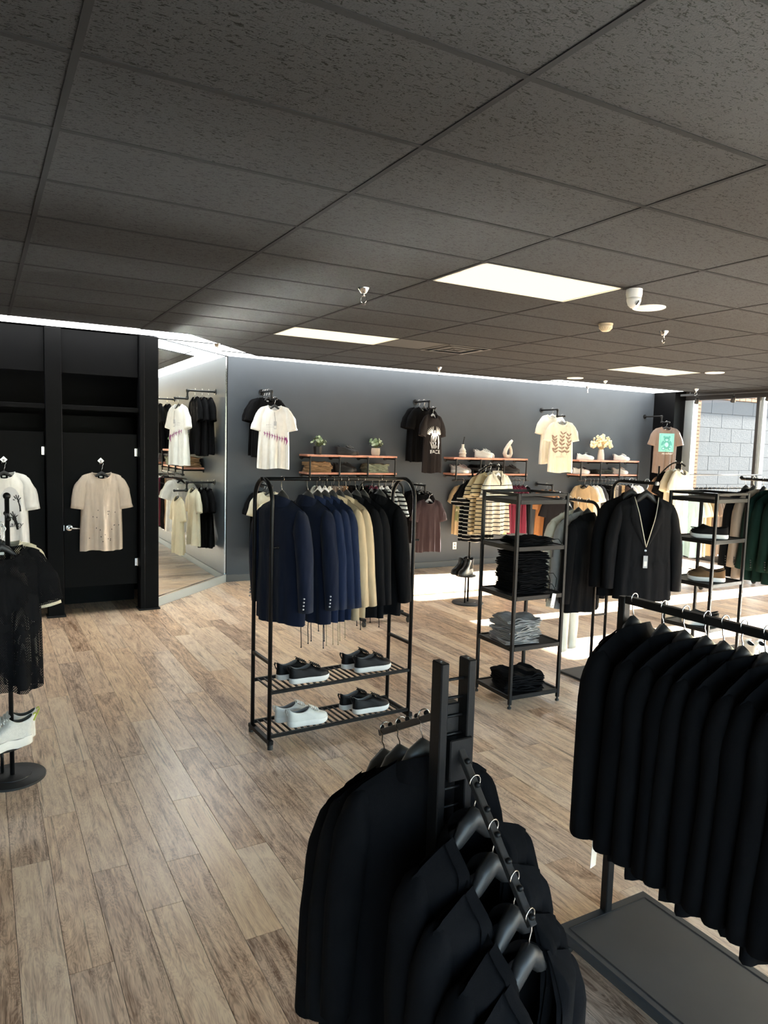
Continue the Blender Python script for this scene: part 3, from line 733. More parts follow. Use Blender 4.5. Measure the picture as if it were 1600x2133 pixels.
def stroke(pts, wd):
    vs = []; fs = []
    for i, p in enumerate(pts):
        a, b = pts[max(i-1, 0)], pts[min(i+1, len(pts)-1)]; dx, dz = b[0]-a[0], b[1]-a[1]; l = math.hypot(dx, dz) or 1
        ww = wd[i] if isinstance(wd, (list, tuple)) else wd
        vs += [(p[0]-dz/l*ww/2, p[1]+dx/l*ww/2), (p[0]+dz/l*ww/2, p[1]-dx/l*ww/2)]
        if i: fs.append((2*i-2, 2*i-1, 2*i+1, 2*i))
    return vs, fs
def leaf(x, z, a, l, wd):
    return stroke([(x+math.cos(a)*l*u, z+math.sin(a)*l*u) for u in (0, .25, .55, .8, 1)], [wd*.15, wd*.85, wd, wd*.6, .001])
def print_on(root, sh, polys, mat, name='print', lift=.004, z0=0.0):
    m = MB()
    for vs, fs in polys:
        m.add([(X, sh.surf(X, z+z0)-lift, z+z0) for X, z in vs], fs)
    return m.build(name, mat, root, True, fixn=False)

def tee(label, mat, loc, rz, seed, L=.82, hw=.19, hem=.215, group=None, slv=.30, hang=plastic_black, name='tee_shirt', cat='tee shirt', neck=.088, fold=.030, trim=None, sleeve='short', depth=.045, collar=True, polo=False, swing=0.0):
    root = thing(name, label, cat, loc, rz, group)
    sh = Shape(seed, hw=hw, hem=hem, L=L, neck=neck, drop=.07 if not polo else .03, depth=depth, d_hem=depth*1.2, fold=fold, vee=.16 if polo else 0)
    o = body_mesh(sh).build('body', mat, root, True)
    zs = sh.zt(1, True)
    for s in (-1, 1):
        if sleeve == 'short':
            path = [(s*(hw-.050), 0, zs+.012), (s*(hw-.030), .0, zs-.045), (s*(hw+.012), 0, zs-.16), (s*(hw+.046), -.004, zs-slv)]
            mb = sleeve_mesh(s, path, [.012, .054, .076, .078], [.008, .028, .038, .038], seed=seed*2+s, wr=.07)
        else:
            path = [(s*(hw-.06), 0, zs-.05), (s*(hw-.005), 0, zs-.13), (s*(hw+.04), -.006, zs-.34), (s*(hw+.05), -.02, zs-.60)]
            mb = sleeve_mesh(s, path, [.075, .082, .065, .048], [.03, .04, .036, .03], seed=seed*2+s, wr=.07)
        mb.build('sleeve', mat, root, True)
    if collar and not polo:
        m = MB(); P = []
        for i in range(24):
            a = 2*math.pi*i/24; x = math.cos(a)*neck/hw
            f = math.sin(a) > 0
            p = sh.pt(max(-neck/hw+1e-4, min(neck/hw-1e-4, x)), 0, f); P.append(p)
        m.tube(P, .008, 6, closed=True, flat=.5, ref=(0, 0, 1)); m.build('collar', trim or mat, root, True)
        m = MB(); p = sh.pt(0, .02, False); m.box((p.x, p.y-.004, p.z-.012), (.03, .002, .016)); m.build('neck_label', paper_white, root)
    if polo:
        m = MB()
        for s in (-1, 1):
            m.grid(lambda u, v: (s*lerp(.012 if v < .5 else .02, neck, u)+s*.012*v, lerp(-.045, .01, u)-.03*v, sh.top+lerp(-.125, .0, u)+lerp(.03, -.03, v)), 6, 3)
        m.grid(lambda u, v: (math.cos(math.pi*u)*(neck+.012*v), .045*math.sin(math.pi*u)*(1+.25*v), sh.top+lerp(.03, -.02, v)), 12, 3)
        m.build('collar', trim or mat, root, True, fixn=False)
    hanger(root, hang, span=2*hw-.03, drop=.065)
    return root, sh

def blazer(label, mat, loc, rz, seed, L=.76, hw=.215, hem=.225, group=None, slv=.60, hang=plastic_black, name='blazer', cat='blazer', lining=None, cord=None, piping=None, buttons=None, bulk=1.0, price=False, nk0=.078, hook=chrome, cuff=None, drop=.028, sl_out=.03):
    root = thing(name, label, cat, loc, rz, group)
    sh = Shape(seed, hw=hw, hem=hem, L=L, neck=nk0, vee=.40, slope=.42, depth=.085*bulk, d_hem=.075*bulk, fold=.010, waist=.93, top=-.105-drop, ramp=.085)
    body_mesh(sh, 26, 22).build('body', mat, root, True)
    zs = sh.zt(1, True)
    rnd = random.Random(seed+77)
    for s in (-1, 1):
        fw = rnd.uniform(-.03, .0)
        bk = .45+.55*bulk
        path = [(s*(hw-.034), .004, zs+.008), (s*(hw-.024), .006, zs-.030), (s*(hw-.006), .008, zs-.12), (s*(hw+sl_out*.7), .010, zs-.32), (s*(hw+sl_out), fw, zs-slv)]
        sm_ = sleeve_mesh(s, path, [.008, .036, .052, .052, .045], [.016*bk, .046*bk, .064*bk, .060*bk, .050*bk], 16, seed*3+s, .045).build('sleeve', mat, root, True)
        if buttons:
            m = MB()
            for q in range(4):
                z = zs-slv+.03+.022*q; m.ball((s*(hw+sl_out+.01)+s*.02, fw+.052-.002*q, z), .0065, 6)
            m.build('cuff_buttons', buttons, sm_, True)
    # collar behind the neck and lapels down the front
    nk = sh.neck
    m = MB(); m.grid(lambda u, v: (math.cos(math.pi*(1-u))*(nk+.004+.020*v), .005+.050*math.sin(math.pi*u)*(1+.70*v)-.012*(1-math.sin(math.pi*u)), sh.top+lerp(-.004+.034*math.sin(math.pi*u), -.042, v)), 16, 4)
    m.build('collar', mat, root, True, fixn=False)
    for s in (-1, 1):
        m = MB(); wtab = [(0, .028), (.28, .052), (.36, .070), (.40, .052), (.44, .066), (.75, .040), (1, .010)]
        def lap(u, v, s=s):
            X = lerp(nk, .006, v); z = sh.top - sh.vee*v**.92 + .004*(1-v)
            X2 = X + interp(wtab, v)*u
            z2 = z-.42*interp(wtab, v)*u*max(0, 1-2.2*v)
            return (s*X2, sh.surf(s*X2, z2-.004)-.006-.008*math.sin(math.pi*u)*min(1, 4*v), z2)
        m.grid(lap, 5, 22); m.build('lapel', mat, root, True, fixn=False)
        if piping:
            m = MB(); m.tube([(s*(lerp(nk, .006, v)-.006), sh.surf(s*lerp(nk, .006, v), sh.top-sh.vee*v**.92)-.014, sh.top-sh.vee*v**.92) for v in [i/14 for i in range(15)]], .0035, 6); m.build('piping', piping, root, True)
        z = sh.top-.52; m = MB()
        m.grid(lambda u, v: (s*lerp(.07, .19, u), sh.surf(s*lerp(.07, .19, u), z-.05*v)-.007, z-.05*v), 6, 2); m.build('pocket_flap', mat, root, True, fixn=False)
    m = MB()
    for z in (sh.top-.43, sh.top-.54): m.lathe([(.009, 0), (.009, .004), (.001, .005)], (.0, sh.surf(0, z)-.002, z), 10, Matrix.Rotation(math.radians(90), 3, 'X'))
    m.build('front_buttons', buttons or plastic_black, root)
    if lining is not None:
        m = MB(); m.grid(lambda u, v: (lerp(-nk, nk, u)*(1-.75*v), .02-.03*v, sh.top-.02-.36*v), 6, 8); m.build('lining', lining, root, True, fixn=False)
    if cord:
        m = MB(); r = random.Random(seed)
        for s in (-1, 1):
            ln = r.uniform(.08, .22); x = s*.03+r.uniform(-.05, .05); y = r.uniform(-.03, .03); z0 = sh.top-L
            m.tube([(x, y, z0+.08), (x+.01, y, z0-ln*.4), (x-.006, y+.01, z0-ln*.75), (x+.004, y, z0-ln)], .0028, 5); m.ball((x+.004, y, z0-ln), .005, 6)
        m.build('drawcord', cord, root, True)
    if price:
        m = MB(); zt = sh.top-.42; y = sh.surf(.0, zt)-.02
        m.box((.0, y, zt-.10), (.034, .002, .10)); t_ = m.build('price_tag', pmat('tag_grey', (0.45, 0.46, 0.48), 0.7), root)
        m = MB(); m.box((.0, y-.002, zt-.115), (.022, .001, .04)); m.build('tag_label', paper_white, t_)
        m = MB(); m.tube([(0, y+.012, zt+.01), (0, y, zt-.05)], .0015, 5); m.build('tag_string', ink_black, t_)
    hanger(root, hang, span=2*hw-.02, drop=.085, suit=True, hook=hook, top=-.085-max(0, drop-.028)*.8)
    return root, sh

def trousers(label, mat, loc, rz, seed, L=.98, group=None, wid=.17, hang=plastic_black):
    root = thing('trousers', label, 'trousers', loc, rz, group)
    r = random.Random(seed); ph = r.uniform(0, 6)
    m = MB()
    m.grid(lambda u, v: ((-1+2*u)*wid*.98, -.022-.010*math.sin(6*u+ph), -.10-.30*v), 14, 6)
    m.grid(lambda u, v: ((1-2*u)*wid*.98, .022+.010*math.sin(5*u+ph), -.10-.30*v), 14, 6)
    m.build('hips', mat, root, True, fixn=False)
    for s in (-1, 1):
        sleeve_mesh(s, [(s*wid*.5, 0, -.32), (s*wid*.5, 0, -.5), (s*(wid*.5+.01), .006, -.75), (s*(wid*.5+.012), 0, -.10-L)], [wid*.5, wid*.5, wid*.44, wid*.42], [.026, .030, .03, .028], 14, seed+s, .06).build('leg', mat, root, True)
    m = MB(); m.tube([(-wid, 0, -.105), (wid, 0, -.105)], .010, 6); m.build('waistband', mat, root, True)
    h = hanger(root, hang, span=.36, drop=.01, thick=.006)
    return root

# ------------------------------------------------------------------ folded clothes
def folded(label, mat, loc, rz, seed, w=.30, d=.26, h=.035, group=None, name='folded_jeans', cat='folded jeans', tagm=None, cordm=None, lumpy=.006):
    """a folded garment: three sheets lying on one another, joined by the rounded fold on the left edge"""
    r = random.Random(seed); root = thing(name, label, cat, loc, rz, group)
    ph = [r.uniform(0, 6.3) for _ in range(6)]; m = MB(); nL = 3; NY = 14; loop = []
    # section in x-z: a flattened spiral drawn as a closed outline
    hh = h/nL
    for L_ in range(nL):
        z = hh*(L_+.5); e = r.uniform(0, .022)
        ring = []
        n = 12
        for i in range(n+1): ring.append((-w/2+.012*((L_ % 2)) + (w-e)*i/n, z-hh*.46))
        for i in range(1, 5): a = -math.pi/2+math.pi*i/5; ring.append((w/2-e+hh*.46*math.cos(a), z+hh*.46*math.sin(a)))
        for i in range(n+1): ring.append((w/2-e-(w-e)*i/n, z+hh*.46))
        for i in range(1, 5): a = math.pi/2+math.pi*i/5; ring.append((-w/2+hh*.46*math.cos(a)*1.6, z+hh*.46*math.sin(a)))
        k = len(ring); vs = []
        for j in range(NY+1):
            v = -1+2*j/NY; yy = v*d/2*(1-.02*L_); sq = 1-.05*abs(v)**6
            for (x, zz) in ring:
                lump = lumpy*(math.sin(x*31+ph[0]+L_)*math.sin(yy*27+ph[1])+.5*math.sin(x*67+ph[2]+yy*40))*(zz/h)
                edge = 1-.35*abs(v)**8
                vs.append((x*sq+.006*math.sin(yy*22+ph[3]+L_), yy+.008*math.sin(x*19+ph[4]+L_*2), z+(zz-z)*edge+lump))
        fs = [(j*k+i, j*k+(i+1) % k, (j+1)*k+(i+1) % k, (j+1)*k+i) for j in range(NY) for i in range(k)]
        fs += [tuple(range(k-1, -1, -1)), tuple(NY*k+i for i in range(k))]
        m.add(vs, fs)
    m.build('cloth', mat, root, True, fixn=True, angle=60)
    if tagm:
        q = MB(); q.box((w/2-.02, -d/2+.05+r.uniform(0, .08), h*.5), (.045, .022, .003), Matrix.Rotation(r.uniform(-.2, .2), 3, 'Z')); q.build('size_tag', tagm, root)
    if cordm:
        q = MB()
        for s in (0, 1):
            y = -d/2+.08*s; q.tube([(w/2-.03, y, h*.6), (w/2+.03, y-.01, h*.6), (w/2+.055, y-.02, -.02-.03*s), (w/2+.05, y-.02, -.09-.05*s)], .0025, 5)
        q.build('drawcord', cordm, root, True)
    return root

# ------------------------------------------------------------------ shoes (heel at -x, toe at +x, sole on z = 0)
WID = [(0, .0), (.012, .016), (.05, .028), (.12, .034), (.25, .035), (.42, .036), (.58, .043), (.72, .048), (.82, .045), (.90, .038), (.96, .025), (1, .0)]
def foot_ring(L, z, s0, s1, k, n=16, bias=0.0):
    P = []
    for i in range(n): u = i/n; u = .5-.5*math.cos(math.pi*u); P.append((u, 1))
    for i in range(n): u = 1-i/n; u = .5-.5*math.cos(math.pi*u); P.append((u, -1))
    out = []
    for u, s in P:
        ww = interp(WID, u)*k*(L/.29)
        ww *= 1 if s > 0 else .96
        x = (s0+(s1-s0)*u)*L-L/2
        out.append((x, s*ww, z(u) if callable(z) else z))
    return out
def loft(m, rings, cap0=True, cap1=True):
    n = len(rings[0]); b = len(m.v); vs = [p for r in rings for p in r]
    fs = [(i*n+k, i*n+(k+1) % n, (i+1)*n+(k+1) % n, (i+1)*n+k) for i in range(len(rings)-1) for k in range(n)]
    if cap0: fs.append(tuple(range(n-1, -1, -1)))
    if cap1: fs.append(tuple((len(rings)-1)*n+k for k in range(n)))
    m.add(vs, fs)
STY = {
 'sneaker': dict(sole=.036, sk=1.10, up=[(.034, 0, 1.0, 1.02), (.052, 0, .985, 1.0), (.063, .004, .94, .94), (.072, .008, .86, .86), (.080, .010, .75, .79), (.089, .010, .64, .73), (.100, .004, .55, .69)], lace=(.55, .80), tab=True),
 'runner': dict(sole=.048, sk=1.22, up=[(.044, 0, .99, 1.06), (.064, 0, .97, 1.04), (.076, .0, .92, .98), (.086, .0, .83, .90), (.096, -.005, .72, .82), (.107, -.01, .60, .76), (.120, -.02, .50, .72)], lace=(.50, .80), tab=True),
 'sock': dict(sole=.050, sk=1.22, up=[(.046, 0, .99, 1.06), (.066, 0, .97, 1.02), (.084, 0, .91, .94), (.098, 0, .80, .86), (.112, 0, .66, .80), (.128, -.005, .54, .76), (.150, -.02, .46, .72)], lace=(.48, .78), tab=True),
 'loafer': dict(sole=.036, sk=1.08, up=[(.034, 0, 1.0, 1.02), (.050, 0, .985, 1.0), (.064, .004, .93, .95), (.076, .008, .84, .88), (.086, .010, .76, .82), (.094, .012, .68, .80)], lace=None, tab=False),
 'boot': dict(sole=.030, sk=1.06, up=[(.028, 0, 1.0, 1.02), (.05, 0, .985, 1.0), (.07, .005, .93, .93), (.085, .01, .80, .84), (.105, .014, .66, .80), (.13, .012, .55, .80), (.16, .006, .50, .84), (.195, 0, .47, .88)], lace=None, tab=True),
}
def shoe(label, style, up_m, sole_m, loc, rz, lace_m=None, group=None, L=.29, lining=None, tab_m=None, name='shoe', detail=None):
    st = STY[style]; root = thing(name, label, 'boot' if style == 'boot' else 'shoe', loc, rz, group)
    h = st['sole']; k = st['sk']
    wav = (lambda a: (lambda u: a+.004*math.sin(u*16))) if style in ('runner', 'sock') else (lambda a: (lambda u: a + .008*sm(.85, 1, u)*(1 if a < .01 else .6)))
    m = MB(); loft(m, [foot_ring(L, wav(.0), .02, .98, k*.94), foot_ring(L, wav(.006), -.005, 1.0, k), foot_ring(L, wav(h*.8), -.005, 1.01, k*1.0), foot_ring(L, wav(h), .0, 1.005, k*.97)])
    so_ = m.build('sole', sole_m, root, True, angle=50)
    if style in ('runner', 'sock') and sole_m is not rubber_black:
        m = MB(); loft(m, [foot_ring(L, .0, .03, .97, k*.90), foot_ring(L, .008, .02, .985, k*.96)]); m.build('outsole', rubber_black if detail else sole_m, so_, True)
    u = st['up']; rings = [foot_ring(L, z, a, b, q) for z, a, b, q in u]
    z, a, b, q = u[-1]
    zc = lambda uu: z-.010+.026*(2*uu-1)**2
    rings[-1] = foot_ring(L, zc, a, b, q)
    rings += [foot_ring(L, zc, a+.02, b-.03, q*.86)]
    m = MB(); loft(m, rings, False, False); m.build('upper', up_m, root, True)
    m = MB(); loft(m, [foot_ring(L, zc, a+.02, b-.03, q*.86), foot_ring(L, h+.014, a+.03, b-.01, q*.80)], False, True); m.build('lining', lining or ink_black, root, True)
    if st['lace']:
        s0, s1 = st['lace']; lm = lace_m or up_m
        front = [(bb, zz, qq) for zz, aa, bb, qq in u][::-1]
        def top(s):
            for (b0, z0, q0), (b1, z1, q1) in zip(front, front[1:]):
                if s <= b1: f = max(0, (s-b0)/(b1-b0)); return z0+(z1-z0)*f
            return front[-1][1]
        m = MB(); zz = u[-1][0]; bb = u[-1][2]
        m.grid(lambda p, q_: ((lerp(bb-.05, s1-.04, q_)*L-L/2), (p-.5)*.046*(1-.25*q_), (lerp(zz+.032, top(s1-.04)+.003, q_) if q_ < 1 else top(s1-.04)) + .006*math.sin(math.pi*p)), 6, 8)
        m.build('tongue', up_m, root, True, fixn=False)
        m = MB(); nl = 5
        for i in range(nl):
            s = lerp(s0+.01, s1-.06, i/(nl-1)); x = s*L-L/2; zt = lerp(zz+.012, top(s1-.06)+.004, i/(nl-1))+.008
            m.tube([(x-.004, -.026, zt-.008), (x, -.013, zt+.001), (x, .013, zt+.001), (x-.004, .026, zt-.008)], .0048, 6, flat=.7)
            if i < nl-1: m.tube([(x-.003, -.024, zt-.006), (x+.008, 0, zt+.002), (x+.012, .024, zt-.008)], .004, 6)
        m.build('laces', lm, root, True)
    if style == 'loafer':
        m = MB(); x = .62*L-L/2; m.grid(lambda p, q_: (x+.024*q_, (p-.5)*.080, .100-.030*(2*p-1)**2-.010*q_), 8, 2); m.build('saddle_strap', up_m, root, True, fixn=False)
        m = MB(); m.tube([(x+.02+.09*math.sin(math.pi*i/10), .031*math.cos(math.pi*i/10), .070+.006*math.sin(math.pi*i/10)) for i in range(11)], .003, 5); m.build('moccasin_seam', up_m, root, True)
    if st['tab']:
        z, a, b, q = u[-1]; xh = a*L-L/2
        m = MB(); m.tube([(xh+.012, 0, z-.006), (xh-.002, 0, z+.012), (xh-.014, 0, z+.020), (xh-.018, 0, z+.006), (xh-.004, 0, z-.026)], .010, 6, flat=.25, ref=(0, 1, 0)); m.build('heel_tab', tab_m or up_m, root, True)
    if style == 'boot':
        for s in (-1, 1):
            m = MB(); m.grid(lambda p, q_: ((lerp(.12, .34, p)+.03*(q_-.5)*(p-.5))*L-L/2, s*(.0335+.002*q_), lerp(.075, .185, q_)), 4, 5); m.build('elastic_gusset', ink_black, root, True, fixn=False)
    return root
def pair(what, style, up_m, sole_m, loc, rz, gap=.105, stag=.0, near='nearer', far='farther', **kw):
    c, s = math.cos(rz), math.sin(rz)
    for sgn, wd in ((-1, near), (1, far)):
        ox, oy = (stag*sgn), gap/2*sgn
        shoe('%s, %s one' % (what, wd), style, up_m, sole_m, (loc[0]+c*ox-s*oy, loc[1]+s*ox+c*oy, loc[2]), rz+.05*sgn, **kw)
# ------------------------------------------------------------------ fabrics
navy = fabric('navy', (19, 25, 42)); navy2 = fabric('navy_bright', (24, 34, 58)); tan = fabric('tan', (186, 164, 132)); blk = fabric('black', (14, 14, 16)); blk2 = fabric('soft_black', (18, 18, 20))
cream = fabric('cream', (222, 213, 190)); white = fabric('white', (240, 238, 234)); beige = fabric('beige', (208, 192, 176)); plum = fabric('plum', (48, 38, 42)); sand = fabric('sand', (186, 164, 130))
maroon = fabric('maroon', (98, 30, 50)); taupe = fabric('taupe', (150, 136, 124)); grey = fabric('grey', (150, 150, 150)); dgrey = fabric('dark_grey', (66, 66, 70)); green = fabric('forest_green', (17, 37, 33)); aqua = fabric('aqua', (176, 206, 212))
orange = fabric('orange_tan', (166, 116, 76)); khaki = fabric('khaki', (160, 128, 96)); sage = fabric('sage', (150, 156, 136)); greydenim = fabric('grey_denim', (150, 148, 146), var=.25); ivory = fabric('ivory', (226, 221, 206)); brownish = fabric('mushroom', (138, 122, 112))
FX = math.radians(90)       # front towards +X
BX = math.radians(-90)      # front towards -X
BK = math.radians(180)      # front towards +Y (back to the camera)

# ------------------------------------------------------------------ tees on the fitting room doors
t1, s1 = tee('beige distressed tee hanging on the fitting room door beside the mirror', beige, (1.175, FIT_Y+.020, 1.672), 0.0, 11, L=.86, hw=.205, hem=.225, slv=.36, neck=.10, fold=.022)
r_ = random.Random(3)
print_on(t1, s1, [ell(r_.uniform(-.14, .17), -.10-r_.uniform(.40, .78), .005, .006, 7) for _ in range(20)], ink_black, 'worn_holes')
t2, s2 = tee('white raglan tee with dark hand prints on the left fitting room door', white, (.225, FIT_Y+.020, 1.672), 0.0, 12, L=.86, hw=.21, hem=.235, slv=.36, neck=.10, fold=.022)
smoke = pmat('print_smoke', (0.20, 0.20, 0.21), 0.9)
print_on(t2, s2, [ell(.05, -.44, .10, .19, 18), ell(.02, -.60, .07, .08, 14)], pmat('print_haze', (0.66, 0.66, 0.67), 0.9), 'smoke_print', .003)
def hand(x, z, sc, rot):
    P = [ell(x, z, .022*sc, .026*sc, 10)]
    for k, a in enumerate((-50, -18, 4, 24, 60)):
        aa = math.radians(90+a)+rot; l = (.055, .07, .075, .07, .05)[k]*sc
        P.append(stroke([(x+math.cos(aa)*.012*sc, z+math.sin(aa)*.012*sc), (x+math.cos(aa)*l, z+math.sin(aa)*l)], .010*sc))
    P.append(stroke([(x, z), (x+.02*sc, z-.06*sc), (x+.03*sc, z-.12*sc)], [.03*sc, .028*sc, .02*sc])); return P
print_on(t2, s2, hand(.115, -.40, .9, .1)+hand(.085, -.58, 1.0, .15)+hand(.02, -.56, .6, .3)+hand(-.10, -.44, .9, -.1), ink_black, 'hand_print', .006)
print_on(t2, s2, [text_polys('Reality', .075, .25, (.06, -.645))], ink_black, 'lettering', .007)

# ------------------------------------------------------------------ arched rack with suits and shoes
def arched_rack():
    ang = math.radians(2.2)
    r = thing('arched_garment_rack', 'black arched garment rack with two slatted shoe shelves', 'garment rack', (2.115, 4.385, 0), ang)
    hx, hy, zr = .535, .145, 1.725
    for s in (-1, 1):
        m = MB(); P = [(s*hx, -hy, .02), (s*hx, -hy, zr-hy)]
        P += [(s*hx, -hy*math.cos(math.pi*i/14), zr-hy+hy*math.sin(math.pi*i/14)) for i in range(1, 14)]
        P += [(s*hx, hy, zr-hy), (s*hx, hy, .02)]
        m.tube(P, .0135, 10, ref=(1, 0, 0)); m.build('arched_end', black_metal, r, True)
        m = MB(); m.bar((s*hx, -hy, .56), (s*hx, hy, .56), .02, .02); m.build('end_crossbar', black_metal, r)
        m = MB(); m.box((s*hx, 0, .045), (.035, .36, .03), None, .004); m.build('end_foot', black_metal, r)
        for q in (-1, 1):
            m = MB(); m.lathe([(.018, 0), (.018, .03), (.012, .034)], (s*hx, q*.165, 0), 12); m.build('foot_pad', rubber_black, r)
        m = MB(); m.tube([(s*(hx-.002), -hy, 1.30), (s*(hx-.002)+.04, -hy, 1.30)], .006, 8); m.ball((s*(hx-.002)+.042, -hy, 1.30), .009, 8); m.build('side_peg', black_metal, r, True)
    m = MB(); m.tube([(-hx-.02, 0, zr), (hx+.02, 0, zr)], .0125, 10); m.build('hanging_rod', black_metal, r, True)
    for z in (.075, .365):
        for q in (-1, 1):
            m = MB(); m.bar((-hx, q*hy, z), (hx, q*hy, z), .022, .022, .003); m.build('shelf_rail', black_metal, r)
        for k in range(24):
            x = -hx+.03+(2*hx-.06)*k/23
            m = MB(); m.box((x, 0, z+.004), (.011, 2*hy-.01, .008)); m.build('slat', black_metal, r)
    return r
arched_rack()
xs = [1.71, 1.895, 1.965, 2.02, 2.075, 2.13, 2.185, 2.26, 2.315, 2.45]
spec = [('navy blazer, first from the left on the arched rack', navy), ('navy blazer, second from the left on the arched rack', navy), ('navy blazer, third from the left on the arched rack', navy2), ('navy blazer, fourth from the left on the arched rack', navy2), ('navy blazer beside the tan ones on the arched rack', navy2),
        ('tan blazer beside the navy ones on the arched rack', tan), ('tan blazer beside the black ones on the arched rack', tan), ('black blazer beside the tan ones on the arched rack', blk2), ('black blazer in the middle of the three black ones on the arched rack', blk2), ('black blazer at the right end of the arched rack', blk)]
for i, (x, (lb, mt)) in enumerate(zip(xs, spec)):
    wob = (.34, .34, .30, .28, .26, .26, .26, .26, .26, .30)[i]
    blazer(lb, mt, (x, 4.385+(x-2.1)*.038, 1.725), FX+wob, 100+i, L=.80, hw=.215, slv=.635, bulk=(.95, .9, .5, .5, .5, .5, .5, .55, .55, .9)[i], group='suits on the arched rack', hook=warm_steel, hang=pmat('hanger_charcoal', (0.05, 0.048, 0.045), 0.45),
           cord={1: blk, 2: navy, 3: navy, 4: tan, 5: tan, 6: tan, 8: blk, 9: blk}.get(i), buttons=pmat('button_silver', (0.5, 0.5, 0.55), 0.3, 0.8) if i < 2 else None)
ra = math.radians(4)
pair('black leather sneaker with white sole on the upper left shelf', 'sneaker', leather_black, rubber_white, (1.875, 4.37, .376), ra, .125, -.02, lace_m=ink_black, group='sneakers on the arched rack', lining=pmat('lining_grey', (.25, .24, .23), .8))
pair('black leather sneaker with white sole on the upper right shelf', 'sneaker', leather_black, rubber_white, (2.375, 4.40, .376), ra, .125, -.02, lace_m=ink_black, group='sneakers on the arched rack', lining=pmat('lining_grey', (.25, .24, .23), .8))
pair('white leather sneaker on the bottom shelf of the arched rack', 'sneaker', leather_white, rubber_white, (1.865, 4.36, .086), ra, .125, -.02, lace_m=plastic_white, group='sneakers on the arched rack', lining=pmat('lining_grey', (.25, .24, .23), .8))
pair('black leather white-soled sneaker on the bottom shelf of the arched rack', 'sneaker', leather_black, rubber_white, (2.36, 4.385, .086), ra, .125, -.02, lace_m=ink_black, group='sneakers on the arched rack', lining=pmat('lining_grey', (.25, .24, .23), .8))

# ------------------------------------------------------------------ shelf towers
def shelf_tower(label, loc, rz, w=.49, d=.46, h=1.635):
    r = thing('shelf_tower', label, 'shelving unit', loc, rz, 'black shelf towers')
    for sx in (-1, 1):
        for sy in (-1, 1):
            m = MB(); m.box((sx*(w/2-.0125), sy*(d/2-.0125), (h+.03)/2), (.025, .025, h-.03), None, .003); m.build('leg', black_metal, r)
            m = MB(); m.lathe([(.016, 0), (.016, .012), (.008, .016), (.008, .03)], (sx*(w/2-.0125), sy*(d/2-.0125), 0), 12); m.build('foot', rubber_black, r)
    for z in (.10, .475, .86, 1.235, 1.585):
        m = MB(); m.box((0, 0, z-.012), (w-.03, d-.03, .012)); sh = m.build('shelf', matte_black, r)
        for s in (-1, 1):
            m = MB(); m.box((0, s*(d/2-.0125), z-.016), (w-.052, .022, .035), None, .003); m.build('shelf_rail', black_metal, sh)
            m = MB(); m.box((s*(w/2-.0125), 0, z-.016), (.022, d-.052, .035), None, .003); m.build('shelf_rail', black_metal, sh)
    for s in (-1, 1):
        m = MB(); m.box((0, s*(d/2-.0125), h-.011), (w-.05, .022, .022), None, .003); m.build('top_rail', black_metal, r)
        m = MB(); m.box((s*(w/2-.0125), 0, h-.011), (.022, d-.05, .022), None, .003); m.build('top_rail', black_metal, r)
    return r
T3 = (3.70, 4.315, 0)
shelf_tower('black shelf tower holding piles of folded jeans', T3, math.radians(-2))
T5 = (5.60, 4.09, 0)
shelf_tower('black shelf tower holding loafers near the window', T5, math.radians(4))
zz = .864
for k in range(9):
    h = .032 if k < 8 else .05
    folded('black folded jeans, %s from the bottom of the tall black pile' % ORD[k], blk, (T3[0]-.01+.012*((k*7) % 3-1), T3[1]-.02+.006*((k*5) % 3-1), zz), math.radians(-8+5*((k*3) % 4)), 300+k, .32, .27, h, 'tall pile of black jeans', tagm=paper_white if k % 2 == 0 else None, cordm=blk if k in (1, 4) else None); zz += h
r = thing('price_tag', 'white price tag hanging over the shelf edge from the black jeans', 'price tag', (T3[0]+.115, T3[1]-.243, .885), .15)
m = MB(); m.box((0, 0, -.075), (.045, .002, .11), Matrix.Rotation(.22, 3, 'Y')); m.build('card', paper_white, r)
m = MB(); vs_, fs_ = text_polys('$109', .018); m.add([(x*.97-.012+.0, -.0018, y*.97-.115) for x, y in vs_], fs_); m.build('price_lettering', ink_black, r)
m = MB(); m.tube([(.0, .02, .02), (.005, 0, -.02)], .0015, 5); m.build('string', ink_black, r)
zz = .479
for k in range(6):
    folded('grey folded jeans, %s from the bottom of the grey pile' % ORD[k], greydenim, (T3[0]-.075+.01*((k*7) % 3-1), T3[1]-.045+.008*((k*5) % 3-1), zz), math.radians(-12+6*((k*3) % 5)), 330+k, .30, .27, .031, 'pile of grey jeans', tagm=paper_white if k in (0, 5) else None, lumpy=.010); zz += .031
zz = .104
for k in range(3):
    folded('black frayed folded jeans, %s from the bottom on the lowest shelf' % ORD[k], blk2, (T3[0]-.035, T3[1]-.05, zz), math.radians(-18+5*k), 350+k, .33, .28, .042, 'black jeans on the lowest shelf', lumpy=.012); zz += .042
zz = 1.239
for k in range(2):
    folded('thin dark folded jeans on the upper shelf, %s' % ('under the other', 'lying on top')[k], blk2, (T3[0]-.01, T3[1]-.06, zz), math.radians(-4+9*k), 360+k, .34, .25, .022, 'jeans on the upper shelf', tagm=paper_white, cordm=blk if k else None, lumpy=.008); zz += .022
lw = fabric('suede_black', (26, 25, 26)); ltan = fabric('suede_brown', (110, 84, 58)); lgr = fabric('suede_grey', (74, 68, 62))
for nm, mt, z, dx in (('black suede loafer with thick white sole', lw, 1.239, 0), ('brown suede loafer with thick white sole', ltan, .864, .0), ('dark grey suede loafer with white sole', lgr, .479, -.04)):
    pair(nm+' on the window tower', 'loafer', mt, rubber_white, (T5[0]-.05+dx, T5[1]-.06, z), math.radians(130), .12, .0, group='loafers on the shelf tower', L=.30, near='farther', far='nearer')

